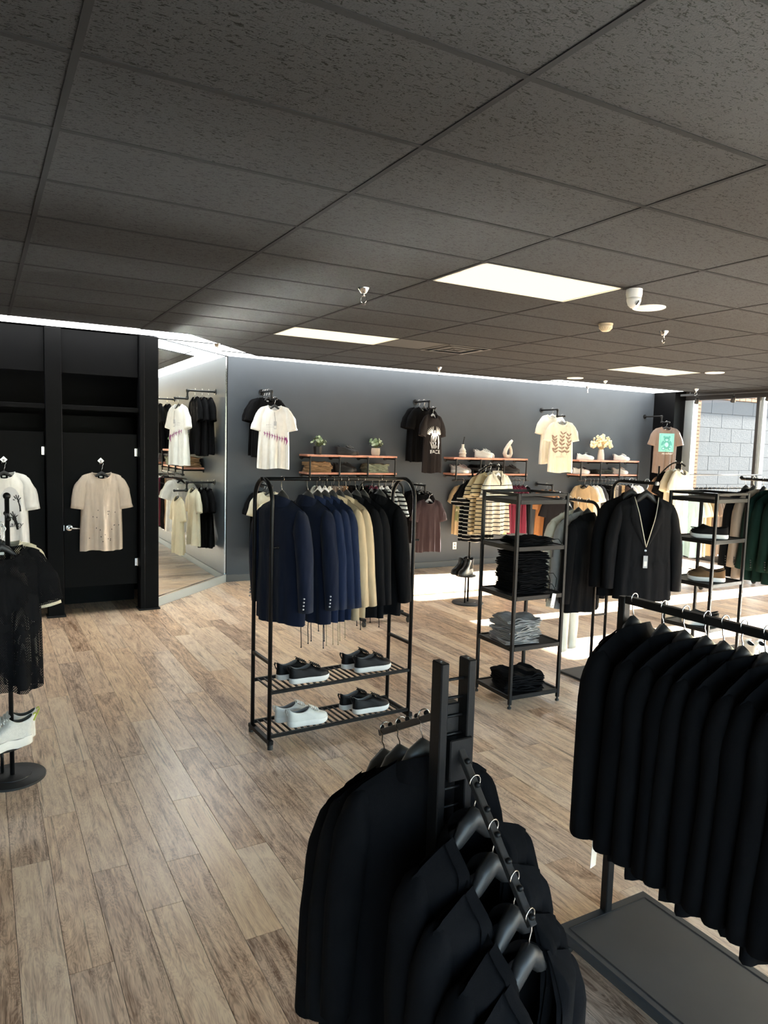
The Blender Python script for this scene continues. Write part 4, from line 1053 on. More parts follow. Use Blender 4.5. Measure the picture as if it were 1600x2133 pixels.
# ------------------------------------------------------------------ foreground suit rack at the right (long bar, platform base)
def platform_rack():
    r = thing('platform_suit_rack', 'black suit rack with square bar and wide platform base at the right edge', 'garment rack', (2.205, 0, 0))
    m = MB(); m.box((0, 1.40, .062), (.50, 1.16, .045), None, .006); m.build('platform', pmat('platform_grey', (0.045, 0.045, 0.046), 0.5, 0, .1, 4), r)
    m = MB()
    for s in (-1, 1): m.box((s*.215, 1.40, .0852), (.004, 1.08, .0012))
    m.box((0, 1.94, .0852), (.43, .004, .0012)); m.box((0, .86, .0852), (.43, .004, .0012)); m.build('platform_groove', ink_black, r)
    for x in (-.22, .22):
        for y in (.86, 1.94):
            m = MB(); m.lathe([(.022, 0), (.022, .02), (.012, .026), (.012, .045)], (x, y, 0), 12); m.build('foot_pad', rubber_black, r)
    for y in (1.955, .85):
        m = MB(); m.box((0, y, .085+.655), (.035, .035, 1.31), None, .003); m.build('post', black_metal, r)
    m = MB(); m.box((0, 1.40, 1.385), (.03, 1.08, .03), None, .003); m.build('hanging_bar', black_metal, r)
platform_rack()
hk = [1.905, 1.765, 1.672, 1.585, 1.515, 1.445, 1.365, 1.29, 1.215, 1.14, 1.06]
for i, y in enumerate(hk):
    blazer('black suit jacket, %s from the far post on the platform rack' % ORD[i], blk if i % 2 else blk2, (2.205, y, 1.402), BK+(.10, .05, 0, .02, -.03, 0, .03, -.02, .02, 0, 0)[i], 200+i, L=.80+.02*(i % 3), hw=.225, hem=.235, slv=.70, bulk=(.9, .75, .6, .6, .55, .55, .6, .6, .6, .6, .6)[i], group='jackets on the platform rack', sl_out=.012, drop=.012)
r = thing('care_tag', 'pale paper tag hanging below the first jacket on the platform rack', 'tag', (2.06, 1.90, .47), .3)
m = MB(); m.box((0, 0, -.06), (.045, .0015, .13), Matrix.Rotation(.08, 3, 'Y')); m.build('card', pmat('tag_pale', (.62, .61, .58), .8), r)
m = MB(); m.tube([(0, 0, .06), (.004, 0, .0)], .0012, 5); m.build('string', ink_black, r)

# ------------------------------------------------------------------ foreground waterfall rack
def waterfall_rack():
    r = thing('waterfall_rack', 'black two-bar rack with sloping waterfall arms in the foreground', 'garment rack', (1.127, 1.575, 0))
    for s in (-1, 1):
        m = MB(); m.box((s*.045, 0, .70), (.026, .05, 1.36), None, .003); m.build('upright', black_metal, r)
        m = MB(); m.lathe([(.004, 0), (.004, .001), (.001, .001)], (s*.045, .0, 1.38), 8); m.build('top_screw', chrome, r)
    for k in range(20):
        z = 1.325-.052*k
        m = MB(); m.tube([(-.045, 0, z), (.045, 0, z)], .0045, 8); m.build('rung', black_metal, r, True)
    m = MB(); m.box((0, 0, .012), (.50, .50, .02), None, .004); m.build('base_plate', black_metal, r)
    arms = {}
    for nm, a, b in (('near', (.012, -.02, 1.135), (.012, -.345, .815)), ('far', (-.012, .02, 1.225), (-.012, .375, 1.035))):
        m = MB(); m.bar(a, b, .020, .020, .002); arm = m.build('waterfall_arm', pmat('arm_steel', (0.06, 0.06, 0.062), 0.35, 0.7), r)
        m = MB(); m.box((a[0], a[1]*.9, a[2]-.03), (.075, .03, .12), None, .003); m.build('arm_bracket', black_metal, arm)
        m = MB(); up = Vector((0, (b[2]-a[2]), -(b[1]-a[1]))).normalized();  up = up if up.z > 0 else -up
        for k in range(7):
            p = Vector(a).lerp(Vector(b), .10+.86*k/6)+up*.014
            m = MB(); m.ball(p, .0085, 8); m.build('stop_ball', black_metal, arm, True)
        arms[nm] = (Vector(a), Vector(b))
    return Vector((1.127, 1.575, 0)), arms
wp, arms = waterfall_rack()
for i, f in enumerate((.24, .50, .78, .97)):
    p = wp+arms['near'][0].lerp(arms['near'][1], f)
    blazer('black jacket on the sloping near arm of the waterfall rack, %s from the post' % ORD[i], (blk, blk2, blk, blk2)[i], (p.x, p.y, p.z+.016), (.12, .20, .28, .28)[i], 240+i, L=.80, hw=.210, slv=.62, bulk=.8, group='jackets on the waterfall rack', hook=warm_steel, sl_out=.006, drop=.03)
for i, f in enumerate((.30, .66, .93)):
    p = wp+arms['far'][0].lerp(arms['far'][1], f)
    blazer('black jacket on the far arm of the waterfall rack, %s from the post' % ORD[i], (blk, blk2, blk)[i], (p.x, p.y, p.z+.016), BK+(-.12, .0, .1)[i], 250+i, L=.82, hw=.22, slv=.66, bulk=.85, group='jackets on the waterfall rack', hook=warm_steel, sl_out=.03, hang=pmat('hanger_charcoal', (0.05, 0.048, 0.045), 0.45))

# ------------------------------------------------------------------ round-based stands
def arc_z(top, dy): return top-.14+.20*math.sin(math.pi*.72*min(1, -dy/.42))
def pole_stand(label, loc, rz, top=1.62, tray=.20, tray_off=(-.04, .05), arc=True, base_r=.175):
    r = thing('pole_stand', label, 'display stand', loc, rz, 'round-based display stands')
    m = MB(); m.lathe([(base_r, 0), (base_r, .012), (base_r-.006, .017), (.10, .018)], n=40); m.lathe([(.10, .018), (.098, .022), (.001, .022)], n=32); m.build('base', matte_black, r, True, angle=40)
    m = MB(); m.tube([(0, 0, .02), (0, 0, top)], .0125, 10); m.build('pole', black_metal, r, True)
    m = MB(); m.tube([(tray_off[0], tray_off[1], .02), (tray_off[0], tray_off[1], tray)], .009, 8); tp = m.build('tray_pole', black_metal, r, True)
    m = MB(); m.lathe([(.001, tray-.012), (.125, tray-.012), (.13, tray-.004), (.125, tray), (.001, tray)], (tray_off[0], tray_off[1], 0), 36); m.build('shoe_tray', matte_black, tp, True, angle=40)
    if arc:
        m = MB(); m.tube([(0, -.42*i/16, arc_z(top, -.42*i/16)) for i in range(17)], .011, 8)
        m.build('curved_arm', black_metal, r, True)
    else:
        m = MB(); m.tube([(0, 0, top-.09), (0, -.16, top-.10)], .010, 8); m.ball((0, -.165, top-.10), .015, 8); m.tube([(0, 0, top-.09), (0, .16, top-.10)], .010, 8); m.ball((0, .165, top-.10), .015, 8); m.build('peg_arm', black_metal, r, True)
        m = MB(); m.ball((0, 0, top+.012), .02, 10); m.build('finial', black_metal, r, True)
    return r
LS = (.13, 4.47)
pole_stand('black round-based pole stand at the left edge holding white runners', (LS[0], LS[1], 0), 0, 1.61, .195, (-.05, .05), arc=False)
# open-knit top: real holes in the weave
def knit_mat():
    m = fabric('knit_black', (20, 20, 22)).copy(); m.name = 'open_knit_black'; t = m.node_tree
    tc = t.nodes.new('ShaderNodeTexCoord'); bt = t.nodes.new('ShaderNodeTexBrick'); sx = t.nodes.new('ShaderNodeSeparateXYZ'); cb = t.nodes.new('ShaderNodeCombineXYZ')
    t.links.new(tc.outputs['Object'], sx.inputs[0]); t.links.new(sx.outputs[0], cb.inputs[0]); t.links.new(sx.outputs[2], cb.inputs[1])
    t.links.new(cb.outputs[0], bt.inputs['Vector']); bt.inputs['Scale'].default_value = 1.0; bt.inputs['Brick Width'].default_value = .0085; bt.inputs['Row Height'].default_value = .0075; bt.inputs['Mortar Size'].default_value = .0024
    nz = t.nodes.new('ShaderNodeTexNoise'); nz.inputs['Scale'].default_value = 9; t.links.new(tc.outputs['Object'], nz.inputs['Vector'])
    gt = t.nodes.new('ShaderNodeMath'); gt.operation = 'GREATER_THAN'; t.links.new(nz.outputs['Fac'], gt.inputs[0]); gt.inputs[1].default_value = .46
    inv = t.nodes.new('ShaderNodeMath'); inv.operation = 'SUBTRACT'; inv.inputs[0].default_value = 1; t.links.new(bt.outputs['Fac'], inv.inputs[1])
    ml = t.nodes.new('ShaderNodeMath'); ml.operation = 'MULTIPLY'; t.links.new(gt.outputs[0], ml.inputs[0]); t.links.new(inv.outputs[0], ml.inputs[1])
    tr = t.nodes.new('ShaderNodeBsdfTransparent'); mx = t.nodes.new('ShaderNodeMixShader')
    t.links.new(ml.outputs[0], mx.inputs[0]); t.links.new(t.nodes['Principled BSDF'].outputs[0], mx.inputs[1]); t.links.new(tr.outputs[0], mx.inputs[2]); t.links.new(mx.outputs[0], t.nodes['Material Output'].inputs[0])
    return m
tee('black open-knit short-sleeved top on the stand at the left edge', knit_mat(), (LS[0]-.03, LS[1]-.10, 1.455), .10, 41, L=.80, hw=.185, hem=.195, slv=.30, neck=.10, depth=.07, name='knit_top', cat='knit top')
tee('cream knit top behind the black knit one at the left edge', cream, (LS[0]-.035, LS[1]+.10, 1.455), .02, 42, L=.70, hw=.185, hem=.18, slv=.36, neck=.10, name='knit_top', cat='knit top')
mesh_w = pmat('mesh_white', (0.70, 0.68, 0.63), 0.75, 0, .06, 60, .5, 400)
lime = pmat('lime_tab', (0.55, 0.62, 0.08), .6)
pair('white chunky mesh runner on the tray of the left stand', 'sock', mesh_w, pmat('sole_offwhite', (.72, .70, .65), .55), (LS[0]-.025, LS[1]+.02, .196), math.radians(192), .10, .02, group='runners on the left stand', tab_m=lime, lining=pmat('lining_olive', (.10, .095, .075), .8), near='farther', far='nearer', L=.29)

R2 = (5.36, 7.26)
pole_stand('black pole stand with curved arm carrying the striped shirts', (R2[0], R2[1], 0), .38, 1.70, .375, (-.10, -.02), arc=True, base_r=.20)
boot_l = pmat('boot_leather', (0.012, 0.011, 0.011), 0.28, 0, 0, bump=.1, bscale=120)
pair('black ankle boot on the round tray under the striped shirts', 'boot', boot_l, rubber_black, (R2[0]-.12, R2[1]-.03, .376), math.radians(198), .10, .0, group='boots on the round tray', near='farther', far='nearer', L=.29)
st_b = striped('stripe_black', (24, 24, 26), (225, 218, 205), .050, .22, start=-.30); st_c = striped('stripe_cream', (226, 204, 164), (30, 30, 34), .050, .24, start=-.24); st_w = striped('stripe_white', (232, 224, 206), (28, 28, 32), .050, .24, start=-.24)
for i, (lb, mt, dy, dz, rz) in enumerate((('black knit shirt with cream stripes nearest the stand pole', st_b, -.06, -.03, -.45), ('black striped knit shirt behind the tan ones on the curved arm', st_b, -.11, .0, -.25), ('tan knit shirt with black stripes behind the other tan one', st_c, -.18, .015, -.10),
                                          ('tan knit shirt with black stripes behind the front polo', st_c, -.25, .01, .0), ('cream polo with black stripes at the front of the curved arm', st_w, -.36, -.05, .12))):
    tee(lb, mt, (R2[0]-dy*math.sin(.38), R2[1]+dy*math.cos(.38), arc_z(1.70, dy)+.012), rz+.1, 60+i, L=.74, hw=.20, hem=.22, slv=.26, group='striped shirts on the curved arm', hang=plastic_white if i > 1 else plastic_black, polo=(i == 4), name='striped_shirt', cat='shirt')
S4 = (8.20, 6.80)
pole_stand('black pole stand with curved arm by the window column', (S4[0], S4[1], 0), 0, 1.78, .3, (-.10, .02), arc=True)
for i, (lb, mt, dy) in enumerate((('tan top nearest the pole on the stand by the window column', fabric('rose_tan', (196, 160, 132)), -.10), ('dark top in the middle of the stand by the window column', blk2, -.17), ('cream shirt beside the dark top on the window stand', cream, -.26), ('white shirt at the front of the window stand', ivory, -.36))):
    tee(lb, mt, (S4[0], S4[1]+dy, arc_z(1.78, dy)+.012), -.1+.08*i, 70+i, L=.92, hw=.19, hem=.215, slv=.26, group='tops on the window stand', hang=plastic_white, name='hanging_top', cat='top')
# ------------------------------------------------------------------ two-arm blazer rack
def two_arm_rack():
    x, y = 4.62, 4.40
    r = thing('two_arm_rack', 'black two-arm rack with flat base plate carrying light and black blazers', 'garment rack', (x, y, 0))
    m = MB(); m.box((.08, 0, .01), (.52, .46, .02), None, .004); m.build('base_plate', matte_black, r)
    def arm(name, x0, zt, sy, ln):
        m = MB(); R = .09; P = [(x0, 0, .02), (x0, 0, zt-R)] + [(x0, sy*R*(1-math.cos(math.pi/2*i/8)), zt-R+R*math.sin(math.pi/2*i/8)) for i in range(1, 9)] + [(x0, sy*ln, zt)]
        m.tube(P, .0135, 10, ref=(1, 0, 0)); o = m.build(name, black_metal, r, True)
        m = MB(); m.lathe([(.016, -.008), (.016, .008)], (x0, sy*ln, zt), 10, Matrix.Rotation(FX, 3, 'X')); m.build('end_cap', plastic_grey, o)
        m = MB()
        for q in range(4): m.ball((x0, sy*(.12+(ln-.14)*q/3), zt+.016), .006, 6)
        m.build('stop_pins', black_metal, o, True)
    arm('lower_arm', -.03, 1.525, 1, .40); arm('upper_arm', .12, 1.715, -1, .46)
    for z in (.55, 1.05, 1.42):
        m = MB(); m.bar((-.03, 0, z), (.12, 0, z), .014, .014); m.build('post_link', black_metal, r)
    return x, y
ax, ay = two_arm_rack()
for i, (lb, mt, dy, L) in enumerate((('black blazer with its back turned on the lower arm, nearest the post', blk2, .13, .84), ('light grey blazer in the middle of the lower arm', grey, .24, .82), ('white blazer at the far end of the lower arm', ivory, .35, .84))):
    blazer(lb, mt, (ax-.03, ay+dy, 1.54), BK+(.10, .05, .02)[i], 400+i, L=L, hw=.225, slv=.68, bulk=.85, group='blazers on the lower arm', sl_out=.02)
trousers('white trousers hanging below the white blazer on the lower arm', ivory, (ax-.02, ay+.30, 1.15), BK+.3, 410, L=.88, wid=.15)
for i, (lb, mt, dy, rz) in enumerate((('black blazer behind the piped one on the upper arm', blk2, -.20, -.50), ('black blazer with white piping and a price tag facing front', fabric('lit_black', (28, 28, 30)), -.36, -.62))):
    blazer(lb, mt, (ax+.12, ay+dy, 1.732), rz, 420+i, L=.84, hw=.225, hem=.235, slv=.70, bulk=.95, group='blazers on the upper arm', piping=cream if i else None, lining=fabric('lining_black', (14, 15, 20)) if i else None, price=bool(i), nk0=.10 if i else .078, buttons=pmat('button_gold', (.75, .65, .4), .25, 1) if not i else pmat('button_silver', (0.5, 0.5, 0.55), 0.3, 0.8), sl_out=.045)

# ------------------------------------------------------------------ green blazer rack at the right edge
def side_rack():
    r = thing('bar_rack', 'black bar rack with green blazers at the right edge', 'garment rack', (6.42, 3.85, 0))
    m = MB(); m.tube([(0, .50, 1.735), (0, -.55, 1.735)], .014, 10); m.build('hanging_bar', black_metal, r, True)
    m = MB(); m.ball((0, .50, 1.745), .018, 8); m.build('bar_end', black_metal, r, True)
    for y in (-.32,):
        m = MB(); m.box((0, y, .87), (.03, .03, 1.72), None, .003); m.build('post', black_metal, r)
    m = MB(); m.box((0, 0, .09), (.34, .95, .02), None, .003); m.build('shoe_platform', matte_black, r)
    for x in (-.15, .15):
        for y in (-.43, .43):
            m = MB(); m.lathe([(.02, 0), (.02, .03), (.01, .08)], (x, y, 0), 10); m.build('foot_pad', rubber_black, r)
side_rack()
for i, (lb, mt, y) in enumerate((('black blazer at the window end of the green blazer rack', blk2, 4.30), ('taupe blazer between the black one and the green ones', taupe, 4.22), ('forest green blazer beside the taupe one', green, 4.12), ('forest green blazer, second from the taupe one', green, 4.02), ('forest green blazer, third from the taupe one', green, 3.92), ('forest green blazer cut off by the right edge', green, 3.82))):
    blazer(lb, mt, (6.42, y, 1.751), BK+.05*(i % 3-1), 440+i, L=.82, hw=.215, slv=.64, bulk=.75, group='blazers on the green rack', buttons=pmat('button_dark', (.04, .04, .04), .3), sl_out=.03)
pair('white and grey sneaker on the platform under the green blazers', 'sneaker', leather_white, rubber_white, (6.36, 4.05, .10), math.radians(60), .11, .0, lace_m=leather_white, group='sneakers under the green blazers')

# ------------------------------------------------------------------ rail of light tops in front of the window
def window_rack():
    r = thing('rolling_rail', 'steel garment rail on casters in front of the shop window', 'garment rack', (9.72, 6.90, 0))
    for s in (-1, 1):
        m = MB(); m.tube([(s*.82, 0, .09), (s*.82, 0, 1.66)], .012, 8); m.build('upright', pmat('steel_grey', (.35, .36, .38), .35, .8), r, True)
        m = MB(); m.box((s*.62, 0, .08), (.06, .50, .03), None, .004); m.build('foot_bar', matte_black, r)
        for y in (-.22, .22):
            m = MB(); m.tube([(s*.62-.012, y, .035), (s*.62+.012, y, .035)], .034, 14); m.build('caster', rubber_black, r, True, angle=40)
    m = MB(); m.box((0, 0, .10), (1.64, .12, .03), None, .004); m.build('base_tray', pmat('steel_grey', (.35, .36, .38), .35, .8), r)
    m = MB(); m.tube([(-.95, 0, 1.66), (.95, 0, 1.66)], .010, 8); m.build('top_rail', pmat('steel_grey', (.35, .36, .38), .35, .8), r, True)
    m = MB(); m.tube([(-.82, 0, 1.46), (.82, 0, 1.46)], .012, 8); m.build('hanging_rod', black_metal, r, True)
window_rack()
cols = [(aqua, 'pale aqua'), (ivory, 'ivory'), (cream, 'cream'), (sand, 'sand'), (brownish, 'mushroom brown'), (brownish, 'mushroom brown'), (taupe, 'taupe'), (taupe, 'taupe'), (dgrey, 'dark grey'), (grey, 'light grey'), (cream, 'cream'), (dgrey, 'dark grey'), (blk2, 'black'), (dgrey, 'dark grey'), (taupe, 'taupe'), (grey, 'light grey')]
for i, (mt, cn) in enumerate(cols):
    tee('%s top, %s from the left on the rail before the window' % (cn, ORD[i]), mt, (8.98+.098*i, 6.90, 1.474), BX+.1*math.sin(i*2.1), 500+i, L=.90, hw=.185, hem=.20, slv=.28, group='tops on the window rail', depth=.032, name='hanging_top', cat='top', hang=plastic_grey)

# ------------------------------------------------------------------ rolling rack behind the arched one
def back_rack():
    r = thing('rolling_rack', 'black rolling rack half hidden behind the arched suit rack', 'garment rack', (3.86, 6.90, 0))
    m = MB(); R = .10; hx, zt = .28, 1.56
    P = [(-hx, 0, .08), (-hx, 0, zt-R)] + [(-hx+R*(1-math.cos(math.pi/2*i/7)), 0, zt-R+R*math.sin(math.pi/2*i/7)) for i in range(1, 8)] + [(hx-R+R*math.sin(math.pi/2*i/7), 0, zt-R+R*math.cos(math.pi/2*i/7)) for i in range(0, 8)] + [(hx, 0, .08)]
    m.tube(P, .013, 10, ref=(0, 1, 0)); m.build('hoop', black_metal, r, True)
    m = MB(); m.box((0, 0, .085), (.62, .10, .03), None, .004); m.build('base_bar', black_metal, r)
    for s in (-1, 1):
        m = MB(); m.box((s*hx, 0, .075), (.04, .44, .03), None, .004); m.build('foot_bar', black_metal, r)
        for y in (-.2, .2):
            m = MB(); m.tube([(s*hx-.012, y, .03), (s*hx+.012, y, .03)], .03, 14); m.build('caster', rubber_black, r, True, angle=40)
back_rack()
st_m = striped('stripe_mono', (232, 230, 226), (24, 24, 28), .045, .4)
for i, (lb, mt) in enumerate((('dark top at the left of the half hidden rolling rack', blk2), ('black top in the middle of the half hidden rolling rack', blk), ('white top with black stripes on the half hidden rolling rack', st_m), ('black and white striped top at the end of the rolling rack', st_m))):
    tee(lb, mt, (3.74+.085*i, 6.90, 1.574), BX+.05*i, 540+i, L=.76, hw=.185, hem=.20, slv=.26, group='tops on the rolling rack', name='hanging_top', cat='top')

# ------------------------------------------------------------------ pipe rails on the back wall
def wall_rail(label, x, z, l1=.40, dz=.115, l2=.17):
    r = thing('pipe_rail', label, 'pipe rail', (x, WALL_Y, z), 0, 'pipe rails on the back wall')
    RX = Matrix.Rotation(FX, 3, 'X')
    m = MB(); m.lathe([(.042, 0), (.042, .008), (.022, .012), (.020, .03), (.017, .03)], (0, 0, 0), 18, RX); m.build('flange', pipe_metal, r, True, angle=40)
    m = MB(); m.tube([(0, -.01, 0), (0, -l1, 0)], .0135, 10); m.tube([(0, -l1, 0), (0, -l1, -dz)], .0135, 10); m.tube([(0, -l1, -dz), (0, -l1-l2, -dz)], .0135, 10); m.build('pipe', pipe_metal, r, True, angle=60)
    for c, d in (((0, -l1, 0), 0), ((0, -l1, -dz), 1)):
        m = MB(); m.ball(c, .021, 10)
        e = (0, .03, 0) if d == 0 else (0, -.03, 0); f = (0, 0, -.03) if d == 0 else (0, 0, .03)
        m.tube([c, (c[0]+e[0], c[1]+e[1], c[2]+e[2])], .019, 12); m.tube([c, (c[0]+f[0], c[1]+f[1], c[2]+f[2])], .019, 12); m.build('elbow', pipe_metal, r, True, angle=50)
    m = MB(); m.lathe([(.018, 0), (.018, .022), (.012, .027), (.001, .028)], (0, -l1-l2+.008, -dz), 12, RX); m.build('end_cap', pipe_metal, r, True, angle=40)
UZ, LZ = 2.645, 1.36
for lb, x, z in (('upper pipe rail nearest the mirror, with black tees and the cream lettered tee', 3.45, UZ), ('upper pipe rail with black tees and a winged print', 5.97, UZ), ('upper pipe rail with the two cream tees', 8.56, UZ), ('upper pipe rail with the taupe bear tee by the window', 11.15, UZ),
                 ('lower pipe rail nearest the mirror, with cream tees', 3.47, LZ), ('lower pipe rail with the plum tee', 5.95, LZ), ('lower pipe rail with the black tee behind the shelf tower', 8.53, LZ)):
    wall_rail(lb, x, z)
def rail_tee(label, mat, x, z, k, seed, rz=0.0, **kw):
    """k: distance from the wall; beyond the step the pipe is lower"""
    zz = z+.0145 if k < .38 else z-.115+.0145
    return tee(label, mat, (x, WALL_Y-k, zz), rz, seed, **kw)
G = 'tees on the wall rails'
rail_tee('black tee against the wall on the rail nearest the mirror', blk, 3.45, UZ, .10, 600, -.05, group=G, L=.80, depth=.035)
rail_tee('black tee, second from the wall on the rail nearest the mirror', blk2, 3.45, UZ, .19, 601, .0, group=G, L=.82, depth=.035)
rail_tee('black tee with white neck label behind the cream lettered tee', blk, 3.45, UZ, .29, 602, -.05, group=G, L=.80, depth=.035)
t, s = rail_tee('cream tee with purple spiky lettering on the rail nearest the mirror', white, 3.45, UZ, .52, 603, -.35, group=G, L=.84)
purple = pmat('print_purple', lin((150, 74, 128)), .9)
sp = []
rr = random.Random(5)
for q in range(9):
    x = -.13+.033*q; z = -.47-.010*q; h_ = .045+.02*(q % 3)
    sp.append(stroke([(x, z+h_*.6), (x+.006, z), (x-.002, z-h_*.8)], [.002, .013, .001])); sp.append(stroke([(x-.008, z+.012), (x+.022, z-.006+.01*(q % 2))], [.008, .003]))
sp.append(stroke([(.15, -.52), (.17, -.57), (.155, -.63)], [.03, .02, .001]))
print_on(t, s, sp, purple, 'spiky_lettering')
print_on(t, s, [text_polys('A N T I . . H', .022, 0, (-.05, -.36)), text_polys('s o m e b o d y', .018, 0, (-.05, -.385))], pmat('print_dim', (.35, .33, .36), .9), 'small_lettering')
m = MB(); y = s.surf(0, -.36)-.012; m.box((.01, y, -.36), (.035, .002, .10)); tg = m.build('swing_tag', pmat('tag_grey', (0.45, 0.46, 0.48), 0.7), t)
m = MB(); m.tube([(.0, y, -.19), (.012, y-.002, -.31)], .002, 5); m.build('tag_string', ink_black, tg); m = MB(); m.box((.01, y-.0015, -.385), (.03, .001, .035)); m.build('tag_label', paper_white, tg)

rail_tee('black tee against the wall on the second upper rail', blk, 5.97, UZ, .12, 610, -.1, group=G, L=.84, depth=.035)
rail_tee('black tee with white neck label behind the winged tee', blk2, 5.97, UZ, .26, 611, -.05, group=G, L=.84, depth=.035)
t, s = rail_tee('black tee with white winged print and lettering on the wall rail', fabric('washed_black', (36, 33, 34)), 5.97, UZ, .52, 612, .28, group=G, L=.88, hang=plastic_grey)
wings = []
for sd in (-1, 1):
    for q in range(8):
        a0 = math.radians(100-12*q); x0, z0 = .035+.004*q, -.43+.012*q*.2
        l = .15-.012*q
        wings.append(stroke([(sd*x0, z0), (sd*(x0+.5*l*math.cos(a0)+.02), z0+.6*l*math.sin(a0)), (sd*(x0+l*math.cos(a0)+.03), z0+l*math.sin(a0))], [.012, .012, .003]))
    wings.append(stroke([(sd*.075, -.42), (sd*.088, -.52), (sd*.075, -.62)], [.02, .03, .012]))
wings += [ell(0, -.36, .018, .024, 10), ell(0, -.44, .045, .07, 14), stroke([(-.03, -.52), (0, -.60), (.03, -.52)], [.02, .01, .02])]
print_on(t, s, wings, pmat('print_white', (.72, .74, .76), .9), 'winged_print')
print_on(t, s, [ell(0, -.48, .03, .05, 12), ell(0, -.585, .055, .03, 12)], pmat('print_mid', (.18, .19, .20), .9), 'wing_shading', .0055)
print_on(t, s, [text_polys('PEACE', .075, 0, (0, -.665))], pmat('print_white', (.72, .74, .76), .9), 'lettering', .0055)

rail_tee('plain cream tee behind the botanical one on the wall rail', ivory, 8.56, UZ, .28, 620, -.30, group=G, L=.84, hang=plastic_white)
t, s = rail_tee('cream tee with brown leaf print on the wall rail', ivory, 8.56, UZ, .52, 621, -.45, group=G, L=.86, hang=plastic_grey)
lf = []; rl = random.Random(8)
for bx, h_, dr in ((-.095, .30, -.10), (-.005, .36, .03), (.09, .33, .12)):
    pts = [(bx+dr*.3*u+.008*math.sin(9*u+bx*30), -.66+h_*u) for u in [i/6 for i in range(7)]]; lf.append(stroke(pts, .006))
    for q, (x, z) in enumerate(pts[1:]):
        for sd in (-1, 1): lf.append(leaf(x, z-.02, math.radians(90-sd*rl.uniform(28, 62)), rl.uniform(.06, .085), rl.uniform(.022, .032)))
print_on(t, s, lf, pmat('print_brown', lin((140, 122, 110)), .9), 'leaf_print')
print_on(t, s, [text_polys('HOLISTIC', .04, 0, (0, -.70))], pmat('print_beige', lin((196, 186, 172)), .9), 'lettering')

t, s = rail_tee('taupe tee with a turquoise teddy bear print by the window', fabric('bear_taupe', (120, 105, 96)), 11.15, UZ, .52, 630, -.50, group=G, L=.86, hw=.215, hang=plastic_black)
tq = pmat('print_turquoise', lin((126, 196, 188)), .9); tq2 = pmat('print_teal', lin((84, 158, 152)), .9); tq3 = pmat('print_light_teal', lin((158, 220, 210)), .9)
pn = print_on(t, s, [rect(-.14, .14, -.56, -.22, 12)], tq, 'print_panel', .004)
print_on(t, s, [stroke([(-.115, -.245), (.115, -.245), (.115, -.535), (-.115, -.535), (-.115, -.245)], .006), ell(0, -.325, .056, .05, 16), ell(-.048, -.285, .02, .02, 12), ell(.048, -.285, .02, .02, 12), ell(0, -.43, .062, .075, 18), ell(-.075, -.40, .022, .05, 12, -.4), ell(.075, -.40, .022, .05, 12, .4), ell(-.06, -.50, .034, .03, 12), ell(.06, -.50, .034, .03, 12)], tq2, 'bear_print', .007)
print_on(t, s, [ell(0, -.34, .026, .02, 12), ell(0, -.43, .035, .045, 14), ell(-.062, -.50, .018, .017, 10), ell(.062, -.50, .018, .017, 10)], tq3, 'bear_highlight', .009)
print_on(t, s, [ell(-.02, -.315, .005, .006, 8), ell(.02, -.315, .005, .006, 8), ell(0, -.333, .008, .005, 8)], ink_black, 'bear_face', .011)
print_on(t, s, [text_polys('my school', .05, .3, (.02, -.59))], white, 'lettering', .006)

rail_tee('black top against the wall on the lower rail nearest the mirror', blk2, 3.47, LZ, .10, 640, -.05, group=G, L=.84, depth=.035)
rail_tee('black top, second from the wall on the lower rail nearest the mirror', blk, 3.47, LZ, .19, 641, -.05, group=G, L=.84, depth=.035)
rail_tee('cream tee behind the front one on the lower rail nearest the mirror', cream, 3.47, LZ, .30, 642, -.1, group=G, L=.80)
rail_tee('cream tee at the front of the lower rail nearest the mirror', fabric('cream_warm', (216, 202, 172)), 3.47, LZ, .52, 643, -.1, group=G, L=.80)
rail_tee('black puffy top against the wall behind the plum tee', blk2, 5.95, LZ, .14, 650, -.1, group=G, L=.80, depth=.06, sleeve='long')
rail_tee('black top directly behind the plum tee', blk, 5.95, LZ, .28, 651, -.1, group=G, L=.80, depth=.05)
rail_tee('plum tee at the front of the lower wall rail', plum, 5.95, LZ, .52, 652, -.15, group=G, L=.80, hang=plastic_grey)
rail_tee('orange-tan tee behind the black one seen through the shelf tower', orange, 8.53, LZ, .26, 660, -.2, group=G, L=.80)
rail_tee('black tee seen through the top of the shelf tower', fabric('ink', (26, 26, 30)), 8.53, LZ, .52, 661, -.42, group=G, L=.78)

